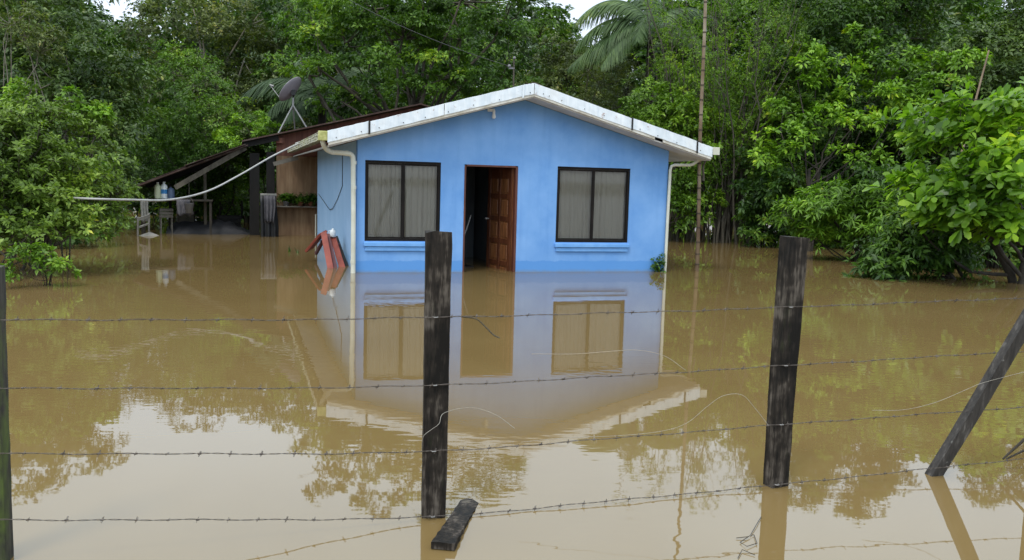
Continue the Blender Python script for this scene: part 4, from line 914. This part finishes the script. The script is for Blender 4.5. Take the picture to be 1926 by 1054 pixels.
# tarpaulin-covered heap
q = rb(390, 425, RB - .6); rng = np.random.default_rng(5)
nn_ = 26; xx = np.linspace(-1.15, 1.55, nn_); yy = np.linspace(-.8, .8, 14); XX, YY = np.meshgrid(xx, yy)
hh = .42 * np.exp(-((XX + .25) / .95) ** 4) * np.exp(-(YY / .7) ** 4) + .22 * np.exp(-((XX - .8) / .5) ** 2) + rng.normal(0, .025, XX.shape) - .12
hh = np.where((np.abs(YY) > .75), -.3, hh); hh[:, 0] = -.3; hh[:, -1] = -.3
V = np.stack([XX.ravel(), YY.ravel(), hh.ravel()], 1); I = np.arange(len(V)).reshape(XX.shape); F = np.stack([I[:-1, :-1].ravel(), I[:-1, 1:].ravel(), I[1:, 1:].ravel(), I[1:, :-1].ravel()], 1)
o = npmesh('tarpaulin_heap', V, F, TARP, smooth=True); o.location = tuple(HW(q[0], RB - .9, 0)); o.rotation_euler = (0, 0, YAW); o.modifiers.new('t', 'SOLIDIFY').thickness = .02
tag(o, 'low heap under a black tarpaulin, half submerged beneath the lean-to', 'heap')
# white chair partly under water at the left end
q = rb(280, 440, RB + .5); rt = thing('garden_chair', HW(q[0], RB + .5, -.45), 'worn white wooden chair half under water at the left end of the lean-to', 'chair', rz=YAW + .5)
rt.rotation_euler = (.30, -.22, YAW + .9)
m_ = MB(); m_.box((0, 0, .45), (.44, .42, .03)); bevel(m_.build('seat', PALECLOTH, rt), .004)
for sx in (-1, 1):
    m_ = MB(); m_.beam((sx * .2, -.18, 0), (sx * .19, -.17, .434), .035, .035, (0, 1, 0)); m_.build('leg', PALECLOTH, rt)
    m_ = MB(); m_.beam((sx * .2, .19, 0), (sx * .2, .26, .98), .035, .035, (0, 1, 0)); m_.build('leg', PALECLOTH, rt)
m_ = MB(); m_.box((0, .245, .92), (.364, .022, .08)); m_.box((0, .225, .70), (.364, .022, .05)); m_.build('backrest', PALECLOTH, rt)
# rail fence behind the lean-to
p0 = at_px(385, 31); p1 = at_px(520, 31); rt = thing('rail_fence', (*p0, -.75), 'rough grey pole fence standing in water behind the lean-to', 'fence')
dx = p1[0] - p0[0]
for k in range(4): m_ = MB(); m_.tube([(dx * k / 3, 0, -.1), (dx * k / 3 + .03, 0, 1.95)], [.05, .04], 8); m_.build('post', GREYWOOD, rt)
for z in (1.15, 1.45, 1.75): m_ = MB(); m_.tube([(-.2, -.06, z), (dx * .5, -.06, z - .04), (dx + .2, -.06, z + .03)], .028, 8); m_.build('rail', GREYWOOD, rt)

# satellite dish on the outbuilding roof
t_d = RB - 1.2; zr = lambda s: rz_ - sl_ * (rs - s)
dl = rb(522, 240, t_d)[0]; dr = rb(578, 232, t_d)[0]; hub = rb(551, 198, t_d); c_ = rb(546, 168, t_d)
O0 = HW(hub[0], t_d, zr(hub[0])); rt = thing('satellite_dish', O0, 'grey satellite dish on a forked tube stand on the rusty roof', 'satellite dish', rz=YAW)
zz0 = zr(hub[0]); m_ = MB()
m_.tube([(0, 0, hub[1] - zz0), (dl - hub[0], 0, zr(dl) - zz0 + .01)], .022, 8); m_.tube([(0, 0, hub[1] - zz0), (dr - hub[0], 0, zr(dr) - zz0 + .01)], .024, 8)
m_.tube([(0, .0, hub[1] - zz0), (.1, .7, zr(hub[0]) - zz0 + .04)], .02, 8); m_.tube([(0, 0, hub[1] - zz0 - .02), (0.01, 0, hub[1] - zz0 + .22)], .03, 10); m_.build('stand', STEEL, rt)
nrm = unit(np.array([-.66, .44, .60])); upv = unit(np.array([.66, .02, .74])); upv = unit(upv - nrm * (upv @ nrm)); sdv = np.cross(upv, nrm)
Cc = np.array([c_[0] - hub[0], .0, c_[1] - zz0]); m_ = MB(); prof = [(0, -.09), (.12, -.082), (.22, -.065), (.32, -.038), (.40, 0), (.408, .006), (.40, -.006), (.31, -.046), (.2, -.075), (.1, -.092), (0, -.10)]
vs = []
for r_, z in prof:
    for k in range(28):
        a = 2 * math.pi * k / 28; vs.append(Cc + sdv * r_ * math.cos(a) * .95 + upv * r_ * math.sin(a) * 1.08 + nrm * z)
m_.add(vs, [(i * 28 + k, i * 28 + (k + 1) % 28, (i + 1) * 28 + (k + 1) % 28, (i + 1) * 28 + k) for i in range(len(prof) - 1) for k in range(28)], True); m_.build('reflector', DISH, rt)
m_ = MB(); pb = Cc - upv * .40; tip = Cc - upv * .30 + nrm * .52; m_.tube([pb, tip], .011, 6); m_.tube([tip - nrm * -.02, tip - nrm * .09 + upv * .05], .03, 10); m_.build('feed_arm', STEEL, rt)
m_ = MB(); m_.box(Cc - nrm * .14 - upv * .02, (.12, .12, .16)); m_.tube([Cc - nrm * .14, np.array([0.01, 0, hub[1] - zz0 + .20])], .025, 8); m_.build('bracket', BLACK, rt)

# antenna mast behind the ridge and the drop cable that reaches it
ma_s, ma_z = hs(966, 168, -2.2); bz_ = rtop(ma_s) ; tz_ = hs(965, 112, -2.2)[1]
P0 = HW(ma_s, -2.2, bz_); rt = thing('antenna_mast', P0, 'thin grey mast with small insulators standing behind the roof ridge', 'mast')
m_ = MB(); m_.tube([(0, 0, -.02), (-.01, 0, tz_ - bz_)], .017, 8); m_.build('pole', BARK, rt)
m_ = MB(); m_.box((-.05, 0, tz_ - bz_ - .18), (.12, .03, .03)); m_.lathe([(0, 0), (.03, .005), (.035, .03), (.02, .06), (0, .065)], (-.10, 0, tz_ - bz_ - .165), 10); m_.lathe([(0, 0), (.03, .005), (.035, .03), (.02, .06), (0, .065)], (.0, 0, tz_ - bz_ + .0), 10); m_.build('insulator', GREYPL, rt)
a = HW(ma_s - .03, -2.2, tz_ - .16); far = pd(560, -60, 27); pts = [a + (far - a) * t + np.array([0, 0, -.25 * 4 * t * (1 - t)]) for t in np.linspace(0, 1, 14)]
m_ = MB(); m_.tube(pts, .007, 6); tag(m_.build('service_cable', BLACK, None, a), 'thin dark service cable sagging through the trees to the roof mast', 'cable')

# pale hose from the gutter end sagging to the left bush
pts = [HW(-.74, -5.4, 2.40), pd(590, 258, 20.8), pd(520, 290, 19.4), pd(450, 330, 18.2), pd(390, 360, 17.), pd(320, 376, 15.8), pd(240, 376, 14.5), pd(165, 374, 13.9), pd(90, 370, 14.8)]
m_ = MB(); m_.tube(curve(pts, 6), .0175, 8); tag(m_.build('hose', HOSE, None, pts[0]), 'long pale grey hose sagging from the roof gutter across the lean-to to the left bush', 'hose')

# ------------------------------------------------------------------ red bench tipped against the side wall, with a jug on it
def redpt(px, py, D): return pd(px, py, D)
A1 = pd(603, 441, 17.6); O0 = np.array([A1[0], A1[1], -.6])
rt = thing('tipped_bench', O0, 'overturned red wooden bench leaning against the side wall by the downpipe', 'bench')
def rbm(a, b_, w_, h_, nm, mat, up=(0, 0, 1)):
    m_ = MB(); a = np.array(a) - O0; b_ = np.array(b_) - O0; m_.beam(a, b_, w_, h_, up); bevel(m_.build(nm, mat, rt), .006)
rbm(pd(581, 470, 17.8), pd(608, 438, 17.55), .26, .05, 'seat_plank', REDWOOD, (-.6, 0, .8))
rbm(pd(594, 478, 18.0), pd(612, 446, 17.75), .05, .06, 'stretcher', REDSHADE)
rbm(pd(609, 438, 17.3), pd(625, 522, 16.2), .05, .115, 'leg', REDWOOD, (1, -.2, 0))
rbm(pd(616, 442, 17.45), pd(634, 520, 16.35), .06, .085, 'leg', REDSHADE, (1, 0, 0))  # shaded side of the red boards, its shade carried by the darker colour
rbm(pd(626, 446, 17.5), pd(649, 520, 16.5), .05, .115, 'leg', REDWOOD, (1, -.2, 0))
rbm(pd(632, 446, 17.7), pd(657, 516, 16.75), .05, .07, 'brace', BLACK, (1, 0, 0))
rbm(pd(604, 455, 17.7), pd(637, 462, 17.4), .05, .07, 'stretcher', REDSHADE)
c_ = pd(626, 446, 17.45); rt = thing('white_jug', c_, 'small white plastic jug on top of the tipped red bench', 'jug')
m_ = MB(); m_.lathe([(0, 0), (.055, 0), (.062, .015), (.062, .10), (.045, .13), (.02, .145), (.02, .165), (0, .165)], (0, 0, 0), 16); m_.build('body', WHITEPL, rt)
m_ = MB(); m_.tube([(-.055, 0, .05), (-.085, 0, .07), (-.085, 0, .11), (-.045, 0, .13)], .008, 6); m_.build('handle', WHITEPL, rt)

# grass sprigs in the open water and the weed on the house corner
def sprig(px, py, label, seed, n_=7, h=.16):
    q = gp(px, py); rng = np.random.default_rng(seed); V = []
    for i in range(n_):
        a = rng.uniform(0, 6.28); b0 = np.array([rng.normal(0, .03), rng.normal(0, .03), -.05]); tip = b0 + np.array([math.cos(a) * h * .5, math.sin(a) * h * .4, h * rng.uniform(.7, 1.3)]); s_ = np.array([-math.sin(a), math.cos(a), 0]) * .012
        V += [b0 - s_, b0 + s_, (b0 + tip) / 2 + s_ * .8 + np.array([0, 0, .02]), (b0 + tip) / 2 - s_ * .8 + np.array([0, 0, .02]), (b0 + tip) / 2 - s_ * .8 + np.array([0, 0, .02]), (b0 + tip) / 2 + s_ * .8 + np.array([0, 0, .02]), tip + s_ * .1, tip - s_ * .1]
    V = np.array(V); o = npmesh('grass_sprig', V, np.arange(len(V)).reshape(-1, 4), L_DARK); o.location = tuple(q); tag(o, label, 'grass', 'grass sprigs poking out of the water')
sprig(545, 474, 'left one of two dark grass sprigs in the water before the brown wall', 1); sprig(561, 476, 'right one of two dark grass sprigs in the water before the brown wall', 2, 5)
P0 = HW(5.87, .08, -.1); rt = thing('wall_weed', P0, 'small leafy weed growing at the right front corner of the blue wall', 'plant')
rng = np.random.default_rng(6); PP = rng.normal(0, 1, (44, 3)) * np.array([.055, .03, .10]) + np.array([0, 0, .24]); PP[:, 2] = np.clip(PP[:, 2], .12, .42)
V, F = rosettes(PP, unit(rng.normal(0, .6, PP.shape) + np.array([0, -.6, .6])), 5, .065, .6, rng); npmesh('foliage', V, F, L_MID, rt)
m_ = MB(); m_.tube([(0, 0, -.5), (.01, 0, .1), (0, 0, .3)], .006, 5); m_.build('stem', BARK_D, rt)

# bamboo pole
q = gp(1310, 510); tp_ = pd(1327, -30, 17.55); O0 = np.array([q[0], q[1], 0.]); dv = tp_ - q; ln = np.linalg.norm(dv); dv /= ln
rt = thing('bamboo_pole', q - dv * .75, 'tall thin bamboo pole with dark nodes standing right of the house', 'pole'); m_ = MB(); m2 = MB(); s = 0.; rn = random.Random(4)
Lp = ln + .75; pts = []; rs_ = []
while s < Lp + 1.0:
    r_ = .040 - .010 * s / Lp; wob = np.array([.012 * math.sin(s * 1.4), .01 * math.cos(s * 1.1), 0])
    pts.append(dv * s + wob); rs_.append(r_); m2 = MB(); m2.tube([dv * (s - .012) + wob, dv * (s + .012) + wob], r_ * 1.22, 10); m2.build('node', NODE, rt); s += rn.uniform(.20, .30)
m_.tube(pts, rs_, 10); m_.build('cane', BAMBOO, rt)
# second leaning cane in the right-hand trees
m_ = MB(); a = pd(1828, 215, 22); b_ = pd(1860, 95, 22.4); aa = a + (a - b_) * 1.9; m_.tube([np.array([aa[0], aa[1], max(-.7, aa[2])]), a, b_], [.04, .03, .02], 8); tag(m_.build('bare_cane', BAMBOO, None, a), 'pale bare branch slanting up through the right-hand foliage', 'branch')

# ------------------------------------------------------------------ things glimpsed inside the doorway
m_ = MB(); A0 = HW(2.02, -.9, .25); m_.tube([HW(2.02, -.9, .12) , HW(2.34, -1.05, 1.0)], .014, 8); tag(m_.build('broom_handle', STEEL, None, A0), 'pale metal handle leaning in the dark doorway', 'broom')
rt = thing('folding_chair', HW(2.12, -1.0, -.45), 'dark chair standing inside the open doorway', 'chair', rz=YAW + .4)
m_ = MB(); m_.box((0, 0, .46), (.40, .40, .03)); m_.build('seat', BLACK, rt); m_ = MB(); m_.box((0, .2, .80), (.40, .03, .24)); m_.build('backrest', BLACK, rt)
for sx in (-1, 1):
    for sy, h in ((-1, .44), (1, .92)): m_ = MB(); m_.tube([(sx * .19, sy * .19, 0), (sx * .18, sy * .18, h)], .014, 8); m_.build('leg', STEEL, rt)

# ------------------------------------------------------------------ fence: timber posts and barbed wire
def post(name, base, top_z, w_, d_, rz, label, mat, lean=(0, 0), taper=.9, seed=1, top_skew=0.):
    rng = np.random.default_rng(seed); root = None; n_ = 26; zb = -.75; V = []; F = []
    c_, s_ = math.cos(rz), math.sin(rz); prof = [(-1, -1), (-.35, -1.03), (.4, -1.0), (1, -1), (1.02, 0), (1, 1), (0, 1.02), (-1, 1), (-1.02, 0)]; K = len(prof)
    jx = rng.normal(0, .020, (n_ + 1, K)); jx = np.cumsum(jx, 0) * .40; jx += rng.normal(0, .012, jx.shape); wx = np.cumsum(np.cumsum(rng.normal(0, .0003, n_ + 1))); wx = wx - np.interp(np.arange(n_ + 1), [0, 9, n_], [wx[0], wx[9], wx[-1]])
    for i in range(n_ + 1):
        t = i / n_; z = zb + (top_z - zb) * t; k_ = taper + (1 - taper) * t
        for j, (a, b_) in enumerate(prof):
            x = a * w_ / 2 * k_ * (1 + jx[i, j]); y = b_ * d_ / 2 * k_ * (1 + jx[i, j]); zz = z + (top_skew * a if i == n_ else 0)
            V.append((x * c_ - y * s_ + lean[0] * z + wx[i], x * s_ + y * c_ + lean[1] * z, zz - (rng.uniform(0, .012) if i == n_ else 0)))
    m_ = MB(); m_.add(V, [(i * K + j, i * K + (j + 1) % K, (i + 1) * K + (j + 1) % K, (i + 1) * K + j) for i in range(n_) for j in range(K)])
    m_.add(V[-K:], [tuple(range(K))]); m_.v = [(p[0], p[1], p[2] - zb) for p in m_.v]
    o = m_.build(name, mat); o.location = (base[0], base[1], zb); return tag(o, label, 'fence post', 'posts of the barbed wire fence')
B1 = gp(814, 976); B2 = gp(1463, 917); B1[1] += .04; B2[1] += .04
zt1 = pd(823, 434, B1[1])[2]; zt2 = pd(1495, 445, B2[1])[2]
post('fence_post', B1, zt1, .128, .075, .14, 'dark wet square fence post in front of the house, beside the floating plank', POST, seed=2, taper=.90)
post('fence_post', B2, zt2, .125, .085, .42, 'dark fence post with a paler right face, standing right of the house', POST, lean=((pd(1495, 445, B2[1])[0] - B2[0]) / zt2, 0), seed=3, taper=.92, top_skew=-.004)
B0 = np.array([*pd(-6, 1120, 3.72)[:2], 0]); zt0 = pd(-16, 498, 3.72)[2]
post('fence_post', B0, zt0, .128, .09, .1, 'mossy fence post cut by the left edge of the photo', POSTM, lean=(.0, 0), seed=4)
# leaning post
B3 = gp(1757, 893); tpx = pd(1926, 612, B3[1] - .02); dirx = (tpx - B3) / tpx[2]
L3p = post('fence_post', B3, 1.25, .088, .06, .25, 'grey lichened post leaning steeply to the right', POSTG, lean=(dirx[0], dirx[1]), seed=5, taper=1.0)
# post beyond the right edge that carries the wires and the upright whose reflection enters the frame
B4 = np.array([B2[0] + (B2[0] - B1[0]) * .98, B2[1] + (B2[1] - B1[1]) * .98, 0])
post('fence_post', B4, 1.35, .12, .08, .4, 'upright fence post just outside the right edge, behind the leaning post', POST, seed=6)
FT = unit(B2 - B1)                       # along the fence
FNm = np.array([FT[1], -FT[0], 0])       # towards the camera
def barbed(name, pts, label, seed, barbs=True):
    rng = random.Random(seed); P = curve(pts, 26); P = [np.array(p) for p in P]; m_ = MB(); A = []; Bq = []; s = 0.
    rr_ = .0017
    cum = [0.]
    for i in range(1, len(P)): cum.append(cum[-1] + np.linalg.norm(P[i] - P[i - 1]))
    tot = cum[-1]; n_ = int(tot / .018); Q = [np.array([np.interp(tot * i / n_, cum, [p[k] for p in P]) for k in range(3)]) for i in range(n_ + 1)]
    for i, q in enumerate(Q):
        wob = .0022 * math.sin(i * .31 + seed) + .0016 * math.sin(i * .11)
        a = i * .9; off = np.array([0, math.cos(a), math.sin(a)]) * .0021; A.append(q + off + np.array([0, 0, wob])); Bq.append(q - off + np.array([0, 0, wob]))
    m_.tube(A, rr_ * .8, 5); m_.tube(Bq, rr_ * .8, 5)
    bm2 = m_; s = .08
    while s < tot:
        q = np.array([np.interp(s, cum, [p[k] for p in P]) for k in range(3)]); d = FT
        for sgn in (0, 1):
            a = rng.uniform(0, 3.14); v_ = np.array([d[0] * .35, d[1] * .35, 0]) + np.array([-d[1] * math.cos(a), d[0] * math.cos(a), math.sin(a)]); v_ = unit(v_) * rng.uniform(.012, .017)
            c_ = q + d * (.004 * sgn); bm2.tube([c_ - v_, c_ + v_], [.0010, .0016], 4)
        bm2.tube([q - d * .007, q + d * .009], .0036, 6)
        s += rng.uniform(.125, .150)
    o = m_.build(name, WIRE, None, Q[0]); return tag(o, label, 'barbed wire', 'strands of the barbed wire fence')
F1, F2, F0 = B1 + FNm * .056, B2 + FNm * .062, B0 + FNm * .062
def wp(px, py, base): return np.array([base[0], base[1], pd(px, py, base[1])[2]])
def on(px, py, base): q = pd(px, py, base[1]); return q
rows = [((0, 601), (820, 597), (1488, 578), (1926, 561)), ((8, 730), (818, 725), (1478, 688), (1926, 661)), ((14, 853), (816, 849), (1470, 799), (1926, 766)), ((20, 978), (814, 972), (1462, 912), (1926, 863))]
names_ = ['topmost strand of barbed wire, level with the window reflections', 'second strand of barbed wire from the top', 'third strand of barbed wire from the top', 'lowest strand of barbed wire, just above the water']
for i, r_ in enumerate(rows):
    q0, q1, q2 = on(*r_[0], F0), on(*r_[1], F1), on(*r_[2], F2); q3 = pd(r_[3][0], r_[3][1], F2[1] + .40); q4 = q3 + (q3 - q2) * .5
    qm = q0 + (q0 - q1) * .3
    m01 = (q0 + q1) / 2 - np.array([0, 0, .008]); m12 = (q1 + q2) / 2 - np.array([0, 0, .004])
    barbed('barbed_wire', [qm, q0, m01, q1, m12, q2, q3, q4], names_[i], 20 + i)
posts_ = {o.name: o for o in bpy.data.objects if o.name.startswith('fence_post')}
for pname, FF, col in (('fence_post', F1, 1), ('fence_post.001', F2, 2)):
    po = posts_[pname]
    for r_ in rows:
        q = on(*r_[col], FF); m_ = MB(); m_.tube([q - FT * .012 - FNm * .012, q - FT * .008 + FNm * .006, q + FT * .008 + FNm * .006, q + FT * .012 - FNm * .012], .0026, 5)
        o = m_.build('staple', STEEL, po); o.location = tuple(-np.array(po.location))
def loose(pp, D, label, r_=.0012, mat=None):
    pts = [pd(x, y, D if not hasattr(D, '__len__') else D[i]) for i, (x, y) in enumerate(pp)]; m_ = MB(); m_.tube(curve(pts, 8), r_, 5)
    tag(m_.build('loose_wire', mat or PALEWIRE, None, pts[0]), label, 'wire', 'loose bits of wire on the fence')
loose([(793, 848), (796, 822), (812, 808), (826, 797), (834, 778), (870, 768), (900, 769), (935, 782), (968, 806)], [4.22, 4.2, 4.2, 4.2, 4.24, 4.4, 4.5, 4.5, 4.5], 'pale loose wire looped round the front fence post')
loose([(1000, 666), (1080, 666), (1150, 661), (1200, 659), (1250, 670), (1290, 697)], 4.6, 'pale loose wire arching in front of the right window reflection')
loose([(980, 832), (1060, 824), (1160, 820), (1240, 812), (1290, 797), (1330, 765), (1360, 745), (1395, 743), (1420, 768), (1445, 800)], 4.75, 'pale wire looping up beside the right fence post')
loose([(1640, 772), (1700, 771), (1760, 757), (1820, 732), (1850, 720), (1926, 700)], 5.2, 'pale loose wire curving past the leaning post')
loose([(868, 596), (895, 600), (912, 614), (928, 630), (940, 636)], 4.5, 'short brown twig caught on the topmost wire', .0035, BARK)
m_ = MB(); P_ = [pd(x, y, 5.35) for x, y in ((1886, 864), (1910, 842), (1940, 815))]; m_.tube(P_, [.006, .008, .009], 6); P_ = [pd(x, y, 5.36) for x, y in ((1892, 864), (1925, 848), (1960, 838))]; m_.tube(P_, [.005, .007, .007], 6)
tag(m_.build('dry_twig', BARK_D, None, P_[0]), 'reddish dry twigs entering at the right edge on the lowest wire', 'twig')
m_ = MB()
for pts in (((1385, 1012), (1405, 1010), (1418, 1006), (1424, 1022)), ((1424, 1022), (1405, 1028), (1392, 1020), (1410, 1008)), ((1388, 1050), (1396, 1034), (1420, 1044)), ((1412, 1006), (1424, 985), (1432, 972))): m_.tube([gp(x, y, .006 + .004 * (k % 2)) for k, (x, y) in enumerate(pts)], .0018, 5)
tag(m_.build('floating_twigs', BARK_D, None, gp(1405, 1020)), 'tangle of thin dark twigs floating left of the right fence post', 'twigs')

# floating plank: near end lifted out of the water, far end washed over
pa, pb = gp(833, 1028, .020), gp(886, 944, -.016); dpl = unit(pb - pa); m_ = MB(); n_ = 16; wv = np.array([dpl[1], -dpl[0], 0]); V = []
for i in range(n_ + 1):
    t = i / n_; c_ = pa + (pb - pa) * t; hw = .056 * (1 - .10 * math.sin(3 * t)) * (1 - .35 * max(0, t - .8) * 5 * (.6 + .4 * math.sin(i * 7))) + .003 * math.sin(i * 2.7); wz = .006 * math.sin(5 * t)
    for a, z in ((-1, .016), (-.3, .019), (.4, .017), (1, .015), (1, -.016), (-1, -.016)): V.append(c_ + wv * hw * a + np.array([0, 0, z + wz * .3]))
m_.add(V, [(i * 6 + j, i * 6 + (j + 1) % 6, (i + 1) * 6 + (j + 1) % 6, (i + 1) * 6 + j) for i in range(n_) for j in range(6)]); m_.add(V[:6], [tuple(range(6))[::-1]]); m_.add(V[-6:], [tuple(range(6))])
tag(m_.build('floating_plank', POST, None, pa), 'dark wet plank floating beside the front fence post', 'plank')
